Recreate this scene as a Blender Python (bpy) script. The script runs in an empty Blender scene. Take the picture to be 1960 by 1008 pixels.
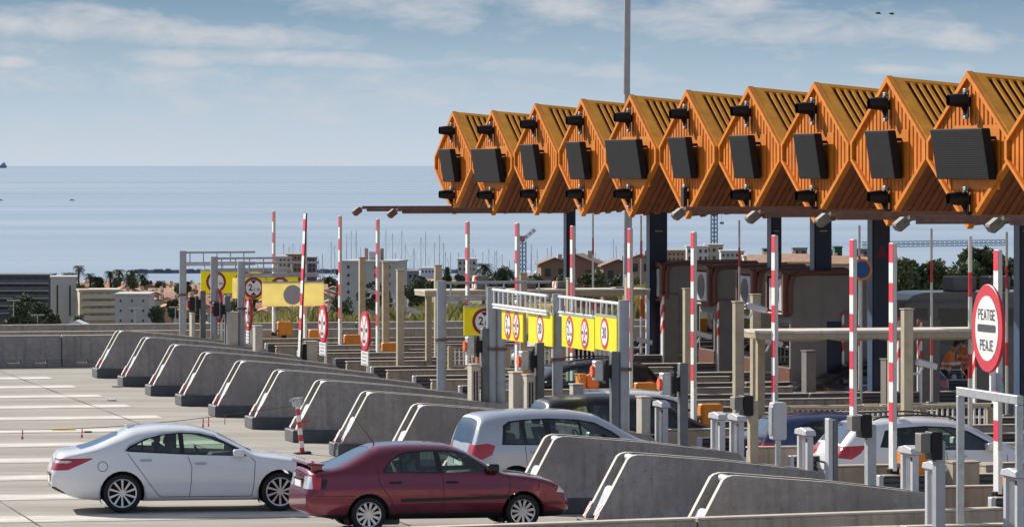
import bpy, bmesh, math, random
from mathutils import Vector, Matrix
from mathutils.bvhtree import BVHTree
random.seed(11)
S = bpy.context.scene
COL = S.collection
R = math.radians
# ---------------------------------------------------------------- camera, sky, sun, exposure
F, CH, HY = 8500.0, 6.0, 316.0            # focal length in photo pixels, eye height, horizon row of the photograph
cd = bpy.data.cameras.new('camera'); cam = bpy.data.objects.new('camera', cd); COL.objects.link(cam)
cd.sensor_width = 36; cd.lens = F / 1960 * 36; cd.shift_y = -(504 - HY) / 1960; cd.clip_start = 1; cd.clip_end = 400000
cam.location = (0, 0, CH); cam.rotation_euler = (R(90), 0, 0); S.camera = cam
A = R(13.39)
U = Vector((math.cos(A), math.sin(A), 0)); V = Vector((-math.sin(A), math.cos(A), 0)); Z = Vector((0, 0, 1))
ORG = Vector((-11.74, 125.6, 0)); SP = 4.975
SUN = (-U * 1.25 + V * 2.0 + Z * 1.5).normalized()     # towards the sun
AZ = math.atan2(SUN.x, SUN.y); EL = math.asin(SUN.z)
w = bpy.data.worlds.new("World"); S.world = w; w.use_nodes = True
nt = w.node_tree; N = nt.nodes; LK = nt.links
bg = N['Background']; bg.inputs['Strength'].default_value = 0.10
sky = N.new('ShaderNodeTexSky'); sky.sky_type = 'NISHITA'; sky.sun_disc = False
sky.sun_elevation = EL; sky.sun_rotation = AZ; sky.air_density = 1.0; sky.dust_density = 0.6; sky.ozone_density = 2.0
tc = N.new('ShaderNodeTexCoord'); sep = N.new('ShaderNodeSeparateXYZ'); LK.new(tc.outputs['Generated'], sep.inputs[0])
def mth(op, a, b=None, c=None, clamp=False):
    n = N.new('ShaderNodeMath'); n.operation = op; n.use_clamp = clamp
    for i, x in enumerate((a, b, c)):
        if x is None: continue
        if isinstance(x, (int, float)): n.inputs[i].default_value = x
        else: LK.new(x, n.inputs[i])
    return n.outputs[0]
def mixc(fac, a, b):
    n = N.new('ShaderNodeMix'); n.data_type = 'RGBA'
    for s, x in ((0, fac), (6, a), (7, b)):
        if isinstance(x, (int, float)): n.inputs[s].default_value = x
        elif isinstance(x, tuple): n.inputs[s].default_value = (*x, 1)
        else: LK.new(x, n.inputs[s])
    return n.outputs[2]
elv = sep.outputs[2]
azv = mth('ARCTAN2', sep.outputs[0], sep.outputs[1])
STR = 0.10
def sc(c): return tuple(x / STR for x in c)
rp = N.new('ShaderNodeValToRGB'); LK.new(mth('MULTIPLY', elv, 9.0), rp.inputs[0])
e = rp.color_ramp.elements
e[0].position = 0.0; e[0].color = (.42, .49, .575, 1); e[1].position = 1.0; e[1].color = (.12, .22, .38, 1)
for p, c in ((.08, (.375, .455, .54)), (.20, (.265, .37, .47)), (.34, (.125, .225, .335))):
    x = e.new(p); x.color = (*c, 1)
vm = N.new('ShaderNodeVectorMath'); vm.operation = 'SCALE'; LK.new(rp.outputs[0], vm.inputs[0]); vm.inputs['Scale'].default_value = 1 / STR
# clouds: long flat cirrus bands in direction space (azimuth, elevation)
cmb = N.new('ShaderNodeCombineXYZ'); LK.new(mth('MULTIPLY', azv, 26.0), cmb.inputs[0]); LK.new(mth('MULTIPLY', elv, 75.0), cmb.inputs[1])
nz = N.new('ShaderNodeTexNoise'); nz.inputs['Scale'].default_value = 2.2; nz.inputs['Detail'].default_value = 9; nz.inputs['Roughness'].default_value = .62
nz.inputs['Distortion'].default_value = .35; LK.new(cmb.outputs[0], nz.inputs['Vector'])
cm2 = N.new('ShaderNodeCombineXYZ'); LK.new(mth('MULTIPLY', azv, 6.0), cm2.inputs[0]); LK.new(mth('MULTIPLY', elv, 60.0), cm2.inputs[1])
nz2 = N.new('ShaderNodeTexNoise'); nz2.inputs['Scale'].default_value = 1.6; nz2.inputs['Detail'].default_value = 5; LK.new(cm2.outputs[0], nz2.inputs['Vector'])
tot = None
for (cx, cy, rx, ry, amp) in ((150, 45, 330, 26, .9), (430, 70, 330, 20, .75), (330, 112, 110, 13, .9), (560, 112, 300, 13, .85), (30, 122, 60, 10, .9), (90, 150, 200, 22, .45),
                              (840, 20, 330, 34, .55), (1060, 10, 160, 30, .75), (1420, 18, 90, 22, .95), (1330, 30, 330, 34, .6), (1640, 62, 330, 22, .7), (1830, 78, 110, 20, .85),
                              (1740, 136, 130, 8, .8), (1830, 130, 50, 10, .7), (1080, 130, 260, 14, .5), (500, 175, 700, 40, .35), (1300, 148, 120, 9, .4)):
    a0, e0 = (cx - 980) / F, (HY - cy) / F
    dx = mth('MULTIPLY', mth('SUBTRACT', azv, a0), F / rx)
    dy = mth('MULTIPLY', mth('ADD', mth('SUBTRACT', elv, e0), mth('MULTIPLY', mth('SUBTRACT', azv, a0), .035)), F / (ry * 1.55))
    g = mth('MULTIPLY', mth('SUBTRACT', 1.0, mth('ADD', mth('MULTIPLY', dx, dx), mth('MULTIPLY', dy, dy)), None, True), amp)
    tot = g if tot is None else mth('MAXIMUM', tot, g)
dens = mth('MULTIPLY', mth('SUBTRACT', mth('ADD', mth('MULTIPLY', tot, .62), mth('MULTIPLY', nz.outputs[0], 1.45)), .78), 1.7, None, True)
wide = mth('MULTIPLY', mth('SUBTRACT', nz2.outputs[0], .42), .9, None, True)
dens = mth('ADD', mth('MULTIPLY', dens, .85), mth('MULTIPLY', wide, .5), None, True)
lit = mixc(dens, vm.outputs[0], sc((.46, .47, .505)))
low = mth('SUBTRACT', 1.0, mth('MULTIPLY', mth('SUBTRACT', elv, .10), 5.0, None, True), None, True)
high = mixc(.45, sky.outputs[0], sc((.27, .28, .295)))          # thin high cloud whitens the blue overhead
LK.new(mixc(mth('MULTIPLY', low, .92), high, lit), bg.inputs['Color'])
sd = bpy.data.lights.new('sun', 'SUN'); sd.energy = 5.0; sd.angle = R(.53); sd.color = (1, .93, .82)
so = bpy.data.objects.new('sun', sd); COL.objects.link(so); so.rotation_euler = (-SUN).to_track_quat('-Z', 'Y').to_euler(); so.location = (0, 60, 60)
vs = S.view_settings; vs.view_transform = 'Standard'; vs.look = 'None'; vs.gamma = 1; vs.exposure = 0.42; vs.use_curve_mapping = False
# ---------------------------------------------------------------- placement
def W(x, y, D): return Vector(((x - 980) / F * D, D, CH - (y - HY) / F * D))
def zat(y, D): return CH - (y - HY) / F * D
def lp(k, L, z=0.0):
    p = ORG + U * L - V * (SP * k); p.z = z; return p
def Lat(x, k, dv=0.0):
    o = lp(k, 0) + V * dv; t = (x - 980) / F
    return (t * o.y - o.x) / (U.x - t * U.y)
def at(x, k, dv=0.0):
    L = Lat(x, k, dv); p = lp(k, L) + V * dv; return L, p
ORDW = ['first', 'second', 'third', 'fourth', 'fifth', 'sixth', 'seventh', 'eighth', 'ninth', 'tenth', 'eleventh', 'twelfth', 'thirteenth', 'fourteenth', 'fifteenth', 'sixteenth']
# ---------------------------------------------------------------- materials
def mat(name, col, rough=.6, metal=0.0, var=.12, scale=4.0, bump=0.0, streak=0.0, dirt=None, coat=0.0, spec=.5, trans=0.0, bscale=None, emis=None, pock=0.0):
    m = bpy.data.materials.new(name); m.use_nodes = True; t = m.node_tree; n = t.nodes; p = n['Principled BSDF']
    p.inputs['Roughness'].default_value = rough; p.inputs['Metallic'].default_value = metal
    p.inputs['Specular IOR Level'].default_value = spec; p.inputs['Coat Weight'].default_value = coat; p.inputs['Coat Roughness'].default_value = .04
    if trans: p.inputs['Transmission Weight'].default_value = trans
    co = n.new('ShaderNodeTexCoord'); no = n.new('ShaderNodeTexNoise'); no.inputs['Scale'].default_value = scale; no.inputs['Detail'].default_value = 7; no.inputs['Roughness'].default_value = .6
    oi = n.new('ShaderNodeObjectInfo'); om = n.new('ShaderNodeMath'); om.operation = 'MULTIPLY'; om.inputs[1].default_value = 91.7; t.links.new(oi.outputs['Random'], om.inputs[0])
    va = n.new('ShaderNodeVectorMath'); va.operation = 'ADD'; t.links.new(co.outputs['Object'], va.inputs[0]); t.links.new(om.outputs[0], va.inputs[1])
    t.links.new(va.outputs[0], no.inputs['Vector'])
    cr = n.new('ShaderNodeValToRGB'); cr.color_ramp.elements[0].position = .3; cr.color_ramp.elements[1].position = .7
    cr.color_ramp.elements[0].color = (*[max(0, c * (1 - var)) for c in col], 1); cr.color_ramp.elements[1].color = (*[min(1, c * (1 + var)) for c in col], 1)
    t.links.new(no.outputs[0], cr.inputs[0]); out = cr.outputs[0]
    def over(fac_socket, c2, k):
        nonlocal out
        mx = n.new('ShaderNodeMix'); mx.data_type = 'RGBA'
        ml = n.new('ShaderNodeMath'); ml.operation = 'MULTIPLY'; ml.use_clamp = True; t.links.new(fac_socket, ml.inputs[0]); ml.inputs[1].default_value = k
        t.links.new(ml.outputs[0], mx.inputs[0]); t.links.new(out, mx.inputs[6]); mx.inputs[7].default_value = (*c2, 1); out = mx.outputs[2]
    if streak:
        mp = n.new('ShaderNodeMapping'); mp.inputs['Scale'].default_value = (9, 9, .55); t.links.new(va.outputs[0], mp.inputs[0])
        n2 = n.new('ShaderNodeTexNoise'); n2.inputs['Scale'].default_value = 1; n2.inputs['Detail'].default_value = 6; t.links.new(mp.outputs[0], n2.inputs['Vector'])
        r2 = n.new('ShaderNodeValToRGB'); r2.color_ramp.elements[0].position = .5; r2.color_ramp.elements[1].position = .72; t.links.new(n2.outputs[0], r2.inputs[0])
        over(r2.outputs[0], dirt or tuple(c * .45 for c in col), streak)
    if pock:
        vo = n.new('ShaderNodeTexVoronoi'); vo.inputs['Scale'].default_value = 7; t.links.new(va.outputs[0], vo.inputs['Vector'])
        mr = n.new('ShaderNodeMapRange'); mr.inputs[1].default_value = .10; mr.inputs[2].default_value = .17; mr.inputs[3].default_value = 1; mr.inputs[4].default_value = 0; t.links.new(vo.outputs['Distance'], mr.inputs[0]); over(mr.outputs[0], tuple(c * .5 for c in col), pock)
        n5 = n.new('ShaderNodeTexNoise'); n5.inputs['Scale'].default_value = 1.1; n5.inputs['Detail'].default_value = 3; t.links.new(va.outputs[0], n5.inputs['Vector'])
        m5 = n.new('ShaderNodeMapRange'); m5.inputs[1].default_value = .50; m5.inputs[2].default_value = .62; t.links.new(n5.outputs[0], m5.inputs[0]); over(m5.outputs[0], tuple(c * .72 for c in col), pock)
    t.links.new(out, p.inputs['Base Color'])
    if bump:
        b = n.new('ShaderNodeBump'); b.inputs['Strength'].default_value = bump; b.inputs['Distance'].default_value = .02
        n3 = n.new('ShaderNodeTexNoise'); n3.inputs['Scale'].default_value = bscale or scale * 6; n3.inputs['Detail'].default_value = 6; t.links.new(co.outputs['Object'], n3.inputs['Vector'])
        t.links.new(n3.outputs[0], b.inputs['Height']); t.links.new(b.outputs[0], p.inputs['Normal'])
    if emis: p.inputs['Emission Color'].default_value = (*emis[:3], 1); p.inputs['Emission Strength'].default_value = emis[3]
    return m
def band_mat(name, c1, c2, period, duty, axis='Z', rough=.45, slant=0.0, off=0.0):
    """two painted colours in bands along an object axis (duty = share of c2); slant makes them diagonal"""
    m = mat(name, c1, rough, var=.05); t = m.node_tree; n = t.nodes; p = n['Principled BSDF']
    co = n.new('ShaderNodeTexCoord'); s = n.new('ShaderNodeSeparateXYZ'); t.links.new(co.outputs['Object'], s.inputs[0])
    def mm(op, a, b):
        x = n.new('ShaderNodeMath'); x.operation = op
        for i, q in enumerate((a, b)):
            if isinstance(q, (int, float)): x.inputs[i].default_value = q
            else: t.links.new(q, x.inputs[i])
        return x.outputs[0]
    v = s.outputs['XYZ'.index(axis)]
    if slant: v = mm('ADD', v, mm('MULTIPLY', s.outputs[1], slant))
    fr = mm('FRACT', mm('DIVIDE', mm('ADD', v, off + period * 50), period), 0)
    f = mm('LESS_THAN', fr, duty)
    old = p.inputs['Base Color'].links[0].from_socket
    mx = n.new('ShaderNodeMix'); mx.data_type = 'RGBA'; t.links.new(f, mx.inputs[0]); t.links.new(old, mx.inputs[6]); mx.inputs[7].default_value = (*c2, 1)
    t.links.new(mx.outputs[2], p.inputs['Base Color'])
    return m
def glass_mat(name, tint, mixf=.55, rough=.02):
    m = bpy.data.materials.new(name); m.use_nodes = True; t = m.node_tree; n = t.nodes; n.clear()
    o = n.new('ShaderNodeOutputMaterial'); tr = n.new('ShaderNodeBsdfTransparent'); tr.inputs[0].default_value = (*tint, 1)
    gl = n.new('ShaderNodeBsdfGlossy'); gl.inputs['Roughness'].default_value = rough; gl.inputs[0].default_value = (.9, .95, 1, 1)
    fr = n.new('ShaderNodeFresnel'); fr.inputs[0].default_value = 1.5
    mx = n.new('ShaderNodeMixShader'); ad = n.new('ShaderNodeMath'); ad.operation = 'ADD'; ad.use_clamp = True; ad.inputs[1].default_value = mixf
    t.links.new(fr.outputs[0], ad.inputs[0]); t.links.new(ad.outputs[0], mx.inputs[0]); t.links.new(tr.outputs[0], mx.inputs[1]); t.links.new(gl.outputs[0], mx.inputs[2]); t.links.new(mx.outputs[0], o.inputs[0])
    return m
MT = dict(
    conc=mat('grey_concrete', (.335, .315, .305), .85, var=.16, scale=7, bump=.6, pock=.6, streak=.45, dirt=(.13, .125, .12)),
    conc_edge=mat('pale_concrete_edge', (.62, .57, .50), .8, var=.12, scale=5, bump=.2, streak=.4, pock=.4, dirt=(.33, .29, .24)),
    conc_beige=mat('beige_concrete', (.40, .34, .27), .85, var=.2, scale=1.6, bump=.3, streak=.6, dirt=(.16, .13, .1)),
    base=mat('dark_kerb_paint', (.075, .08, .095), .7, var=.25, scale=3, bump=.2),
    rubber=mat('dark_guard_panel', (.085, .085, .10), .55, var=.2, scale=3),
    steel=mat('galvanised_steel', (.46, .48, .50), .42, .6, var=.15, scale=8),
    steel_paint=mat('grey_painted_steel', (.36, .38, .41), .45, .1, var=.1, scale=6, streak=.2),
    dkgrey=mat('dark_grey_post_paint', (.13, .14, .155), .5, var=.15, scale=6),
    tan=mat('tan_post_paint', (.42, .36, .26), .6, var=.14, scale=5, streak=.3, dirt=(.24, .19, .13)),
    white=mat('white_paint', (.80, .80, .79), .4, var=.05, scale=6, streak=.08, dirt=(.5, .48, .44)),
    lav=mat('pale_grey_plastic', (.50, .51, .55), .45, var=.06, scale=7),
    black=mat('black_plastic', (.010, .010, .012), .42, var=.3, scale=9, spec=.3),
    orange=mat('canopy_orange', (.60, .19, .018), .62, spec=.18, var=.16, scale=2, streak=.55, dirt=(.30, .06, .012)),
    orange_trim=mat('canopy_orange_trim', (.62, .205, .020), .6, spec=.2, var=.14, scale=5, streak=.12, dirt=(.55, .17, .04)),
    ochre=mat('weathered_roof_ochre', (.68, .30, .035), .7, spec=.15, var=.18, scale=2.4, streak=.25, dirt=(.38, .17, .03)),
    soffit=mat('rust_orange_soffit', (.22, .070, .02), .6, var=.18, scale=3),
    gap_shade=mat('painted_gap_shade', (.030, .017, .010), .9, var=.2, spec=.1),  # near-black colour for the shade of gaps that are not cut
    panel=mat('display_panel_black', (.018, .018, .021), .7, var=.15, scale=14, spec=.12),
    navy=mat('navy_column_paint', (.012, .018, .045), .38, var=.2, scale=3),
    navy_edge=mat('blue_column_edge', (.045, .08, .15), .4, var=.1),
    box_orange=mat('orange_cabinet_paint', (.72, .25, .02), .42, var=.10, scale=5, streak=.15),
    box_tan=mat('stone_grey_cabinet', (.50, .46, .40), .55, var=.08, scale=5, streak=.25),
    arm=band_mat('red_white_arm', (.82, .82, .81), (.72, .02, .06), .65, .49, off=-.13),
    arm_side=mat('aluminium_arm_side', (.55, .53, .50), .4, .3, var=.06),
    thin=band_mat('thin_arm_bands', (.80, .77, .70), (.70, .05, .06), 1.55, .30, off=.5),
    fin=mat('dark_booth_bumper', (.175, .16, .15), .6, var=.12, scale=4, bump=.1),
    fin_edge=band_mat('red_white_hazard', (.82, .80, .76), (.74, .05, .05), .42, .5, slant=1.2),
    chev=band_mat('red_white_chevron_tape', (.82, .80, .78), (.75, .06, .05), .14, .5, axis='Z', slant=.9),
    booth=mat('booth_grey_wall', (.20, .185, .175), .6, var=.1, scale=2, streak=.2),
    brown=mat('booth_brown_trim', (.14, .05, .028), .5, var=.12, scale=4),
    rust=mat('rust_brown_steel', (.16, .085, .065), .6, var=.25, scale=6),
    yellow=mat('fluorescent_yellow_board', (.97, .87, .004), .45, var=.05, scale=3, streak=.12, dirt=(.6, .5, .02)),
    board_back=mat('cream_board_back', (.95, .85, .45), .6, var=.06, scale=4),
    sign_red=mat('sign_red', (.62, .02, .045), .4, var=.06), sign_dkred=mat('sign_dark_red', (.30, .012, .03), .4, var=.06),
    sign_white=mat('sign_white', (.82, .82, .82), .45, var=.03), sign_grey=mat('sign_grey', (.40, .40, .41), .5, var=.04),
    ink=mat('sign_black', (.02, .02, .025), .5, var=.05),
    lens=mat('orange_lamp_lens', (.85, .13, .02), .3, var=.05, scale=12),
    rail=mat('warm_concrete_coping', (.55, .48, .40), .8, var=.15, scale=3, streak=.3),
    tyre=mat('tyre_rubber', (.014, .014, .015), .75, var=.2, scale=12), rim=mat('alloy_rim', (.62, .63, .66), .28, .85, var=.05), hubdk=mat('wheel_well_dark', (.01, .01, .011), .8, var=.1),
    trim=mat('black_car_trim', (.012, .012, .013), .42, var=.1), inter=mat('dark_car_interior', (.028, .028, .031), .8, var=.2), seat_grey=mat('grey_seat_cloth', (.12, .12, .13), .9, var=.15, scale=20),
    glass=glass_mat('car_glass', (.72, .86, .78), .05), glass_dk=glass_mat('privacy_glass', (.07, .085, .09), .03), glass_rear=glass_mat('rear_glass', (.25, .32, .36), .22),
    redlamp=mat('red_tail_lamp', (.45, .008, .02), .08, var=.1, coat=1), clearlamp=mat('clear_lamp', (.75, .77, .8), .08, .3, var=.05, coat=1), plate=mat('plate_white', (.80, .80, .78), .4, var=.04),
    chrome=mat('chrome_strip', (.75, .77, .8), .15, 1, var=.03),
    skin=mat('skin', (.45, .24, .16), .55, var=.06), hair=mat('dark_hair', (.015, .011, .009), .6, var=.3, scale=30), hivis=mat('orange_work_jacket', (.85, .20, .012), .65, var=.1, scale=6), reflect=mat('reflective_tape', (.72, .72, .76), .35, var=.05), trousers=mat('dark_trousers', (.02, .022, .03), .8, var=.2), shirt=mat('dark_shirt', (.03, .03, .04), .85, var=.2),
)
for q_ in ('yellow', 'board_back'):                    # thin sheeting: daylight from behind glows through it
    t_ = MT[q_].node_tree; p_ = t_.nodes['Principled BSDF']; tr_ = t_.nodes.new('ShaderNodeBsdfTranslucent'); mx_ = t_.nodes.new('ShaderNodeMixShader'); mx_.inputs[0].default_value = .55 if q_ == 'board_back' else .15
    t_.links.new(p_.inputs['Base Color'].links[0].from_socket, tr_.inputs[0]); t_.links.new(p_.outputs[0], mx_.inputs[1]); t_.links.new(tr_.outputs[0], mx_.inputs[2]); t_.links.new(mx_.outputs[0], t_.nodes['Material Output'].inputs[0])
# ---------------------------------------------------------------- mesh helpers
def children(o): return [c for c in bpy.data.objects if c.parent is o]
class MB:
    def __init__(s): s.v = []; s.f = []; s.m = []
    def add(s, vs, fs, mi=0):
        n = len(s.v); s.v += [tuple(v) for v in vs]; s.f += [[i + n for i in f] for f in fs]; s.m += [mi] * len(fs); return s
    def box(s, x0, x1, y0, y1, z0, z1, mi=0):
        return s.add([(x0, y0, z0), (x1, y0, z0), (x1, y1, z0), (x0, y1, z0), (x0, y0, z1), (x1, y0, z1), (x1, y1, z1), (x0, y1, z1)],
                     [(3, 2, 1, 0), (4, 5, 6, 7), (0, 1, 5, 4), (1, 2, 6, 5), (2, 3, 7, 6), (3, 0, 4, 7)], mi)
    def tube(s, p, q, r, r2=None, n=10, mi=0, flat=1.0):
        p, q = Vector(p), Vector(q); d = (q - p).normalized(); a = d.orthogonal().normalized()
        if abs(d.z) > .99: a = Vector((1, 0, 0))
        b = d.cross(a); r2 = r if r2 is None else r2
        vs = []
        for c, rr in ((p, r), (q, r2)):
            for i in range(n):
                t = 2 * math.pi * i / n; vs.append(c + a * (math.cos(t) * rr) + b * (math.sin(t) * rr * flat))
        fs = [(i, (i + 1) % n, n + (i + 1) % n, n + i) for i in range(n)] + [tuple(range(n))[::-1], tuple(range(n, 2 * n))]
        return s.add(vs, fs, mi)
    def path(s, pts, r, n=8, mi=0):
        pts = [Vector(p) for p in pts]; vs = []
        for i, p in enumerate(pts):
            d = (pts[min(i + 1, len(pts) - 1)] - pts[max(i - 1, 0)]).normalized()
            a = d.cross(Vector((.13, .97, .21))).normalized(); b = d.cross(a); rr = r[i] if isinstance(r, (list, tuple)) else r
            vs += [p + a * (math.cos(2 * math.pi * k / n) * rr) + b * (math.sin(2 * math.pi * k / n) * rr) for k in range(n)]
        fs = [(j * n + i, j * n + (i + 1) % n, (j + 1) * n + (i + 1) % n, (j + 1) * n + i) for j in range(len(pts) - 1) for i in range(n)]
        fs += [tuple(range(n))[::-1], tuple(range((len(pts) - 1) * n, len(pts) * n))]
        return s.add(vs, fs, mi)
    def prism(s, poly, y0, y1, mi=0, axes='xz', side_mi=None):
        """polygon in two axes, extruded along the third"""
        n = len(poly)
        def mk(a, b, c): return {'xz': (a, c, b), 'xy': (a, b, c), 'yz': (c, a, b)}[axes]
        vs = [mk(a, b, y0) for a, b in poly] + [mk(a, b, y1) for a, b in poly]
        s.add(vs, [tuple(range(n)), tuple(range(2 * n - 1, n - 1, -1))], mi)
        base = len(s.v) - 2 * n
        s.f += [[base + i, base + n + i, base + n + (i + 1) % n, base + (i + 1) % n] for i in range(n)]; s.m += [mi if side_mi is None else side_mi] * n
        return s
    def build(s, name, mats, parent=None, smooth=False, bevel=0.0, recalc=True, seg=1):
        me = bpy.data.meshes.new(name); me.from_pydata([tuple(v) for v in s.v], [], s.f)
        mats = mats if isinstance(mats, (list, tuple)) else [mats]
        for q in mats: me.materials.append(MT[q] if isinstance(q, str) else q)
        me.polygons.foreach_set('material_index', s.m)
        b = bmesh.new(); b.from_mesh(me)
        if bevel:
            bmesh.ops.remove_doubles(b, verts=b.verts, dist=1e-5)
            ed = [x for x in b.edges if len(x.link_faces) == 2 and x.calc_face_angle(0) > .6]
            bmesh.ops.bevel(b, geom=ed, offset=bevel, segments=seg, affect='EDGES', profile=.6, clamp_overlap=True)
        if recalc: bmesh.ops.recalc_face_normals(b, faces=b.faces)
        b.to_mesh(me); b.free()
        if smooth:
            me.polygons.foreach_set('use_smooth', [True] * len(me.polygons))
            try: me.set_sharp_from_angle(angle=R(40))
            except Exception: pass
        o = bpy.data.objects.new(name, me); COL.objects.link(o)
        if parent: o.parent = parent
        return o
def tag(o, label=None, cat=None, group=None, kind=None):
    if label: o['label'] = label
    if cat: o['category'] = cat
    if group: o['group'] = group
    if kind: o['kind'] = kind
    return o
def thing(name, label, cat, loc=(0, 0, 0), rz=0.0, group=None, matrix=None):
    o = bpy.data.objects.new(name, None); COL.objects.link(o); o.empty_display_size = .3
    if matrix is not None: o.matrix_world = matrix
    else: o.location = loc; o.rotation_euler = (0, 0, rz)
    return tag(o, label, cat, group)
KIDS = {}
def copy_tree(o, label=None, loc=None, rz=None, parent=None, group=None):
    if o.name not in KIDS: KIDS[o.name] = [c.name for c in children(o)]
    c = o.copy(); COL.objects.link(c)
    if parent: c.parent = parent
    for ch in KIDS[o.name]: copy_tree(bpy.data.objects[ch], parent=c)
    if label: c['label'] = label
    if group: c['group'] = group
    if loc is not None: c.location = loc
    if rz is not None: c.rotation_euler = (0, 0, rz)
    return c
class Proto:
    """first call moves the prototype, later calls copy it"""
    def __init__(s, o): s.o = o; s.used = False
    def put(s, loc, rz, label):
        if s.used: return copy_tree(s.o, label, loc, rz)
        s.used = True; s.o.location = loc; s.o.rotation_euler = (0, 0, rz); s.o['label'] = label; return s.o
_tx = {}
def text_geo(txt, size):
    """lettering as flat glyph outlines: list of verts, faces centred on 0,0"""
    if (txt, size) in _tx: return _tx[(txt, size)]
    c = bpy.data.curves.new('lettering', 'FONT'); c.body = txt; c.size = size; c.align_x = 'CENTER'; c.align_y = 'CENTER'; c.resolution_u = 3; c.offset = size * .018
    o = bpy.data.objects.new('lettering', c); COL.objects.link(o)
    me = bpy.data.meshes.new_from_object(o.evaluated_get(bpy.context.evaluated_depsgraph_get()))
    vs = [tuple(v.co) for v in me.vertices]; fs = [tuple(p.vertices) for p in me.polygons]
    bpy.data.objects.remove(o); bpy.data.curves.remove(c); bpy.data.meshes.remove(me)
    _tx[(txt, size)] = (vs, fs); return vs, fs
def sign_matrix(loc, h):
    h = Vector(h).normalized(); n = h.cross(Z)
    return Matrix(((h.x, 0, n.x, loc[0]), (h.y, 0, n.y, loc[1]), (h.z, 1, n.z, loc[2]), (0, 0, 0, 1)))
def rotz(v, a): return Matrix.Rotation(a, 3, 'Z') @ Vector(v)
# ================================================================ setting: ground, water, walls
def sheet(name, pts, m, z=None):
    mb = MB(); mb.add(pts, [tuple(range(len(pts)))]); o = mb.build(name, m, recalc=False); tag(o, kind='structure')
    if o.data.polygons[0].normal.z < 0: o.data.flip_normals()
    return o
def pave_mat():
    m = mat('plaza_paving', (.345, .318, .285), .9, var=.10, scale=.6, bump=.25, bscale=14); t = m.node_tree; n = t.nodes; p = n['Principled BSDF']
    co = n.new('ShaderNodeTexCoord'); mp = n.new('ShaderNodeMapping'); mp.inputs['Rotation'].default_value = (0, 0, -A); mp.inputs['Scale'].default_value = (.07, 1.3, 1)
    t.links.new(co.outputs['Object'], mp.inputs[0]); no = n.new('ShaderNodeTexNoise'); no.inputs['Scale'].default_value = 1.4; no.inputs['Detail'].default_value = 8; t.links.new(mp.outputs[0], no.inputs[0])
    r = n.new('ShaderNodeValToRGB'); r.color_ramp.elements[0].position = .42; r.color_ramp.elements[1].position = .68; t.links.new(no.outputs[0], r.inputs[0])
    old = p.inputs['Base Color'].links[0].from_socket; mx = n.new('ShaderNodeMix'); mx.data_type = 'RGBA'; ml = n.new('ShaderNodeMath'); ml.operation = 'MULTIPLY'; ml.inputs[1].default_value = .8
    t.links.new(r.outputs[0], ml.inputs[0]); t.links.new(ml.outputs[0], mx.inputs[0]); t.links.new(old, mx.inputs[6]); mx.inputs[7].default_value = (.235, .213, .19, 1)
    def mm(op, q, k):
        x = n.new('ShaderNodeMath'); x.operation = op
        for i_, s_ in enumerate((q, k)):
            if isinstance(s_, (int, float)): x.inputs[i_].default_value = s_
            else: t.links.new(s_, x.inputs[i_])
        return x.outputs[0]
    sp = n.new('ShaderNodeSeparateXYZ'); t.links.new(co.outputs['Object'], sp.inputs[0])
    vv = mm('ADD', mm('MULTIPLY', sp.outputs[0], V.x), mm('MULTIPLY', sp.outputs[1], V.y)); ph = mm('SUBTRACT', mm('FRACT', mm('ADD', mm('DIVIDE', mm('SUBTRACT', vv, ORG.dot(V)), SP), 50.0), 0), .5)
    wob = mm('MULTIPLY', mm('SUBTRACT', no.outputs[0], .5), .25); d1 = mm('ABSOLUTE', mm('ADD', ph, wob), 0)
    track = n.new('ShaderNodeMapRange'); track.inputs[1].default_value = .02; track.inputs[2].default_value = .20; track.inputs[3].default_value = .75; track.inputs[4].default_value = 0; t.links.new(d1, track.inputs[0])
    n4 = n.new('ShaderNodeTexNoise'); n4.inputs['Scale'].default_value = 9; n4.inputs['Detail'].default_value = 8; n4.inputs['Roughness'].default_value = .75; t.links.new(mp.outputs[0], n4.inputs[0])
    r4 = n.new('ShaderNodeMapRange'); r4.inputs[1].default_value = .40; r4.inputs[2].default_value = .65; t.links.new(n4.outputs[0], r4.inputs[0])
    mx2 = n.new('ShaderNodeMix'); mx2.data_type = 'RGBA'; t.links.new(mm('MULTIPLY', track.outputs[0], r4.outputs[0]), mx2.inputs[0]); t.links.new(mx.outputs[2], mx2.inputs[6]); mx2.inputs[7].default_value = (.16, .145, .13, 1)
    t.links.new(mx2.outputs[2], p.inputs['Base Color'])
    return m
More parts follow.
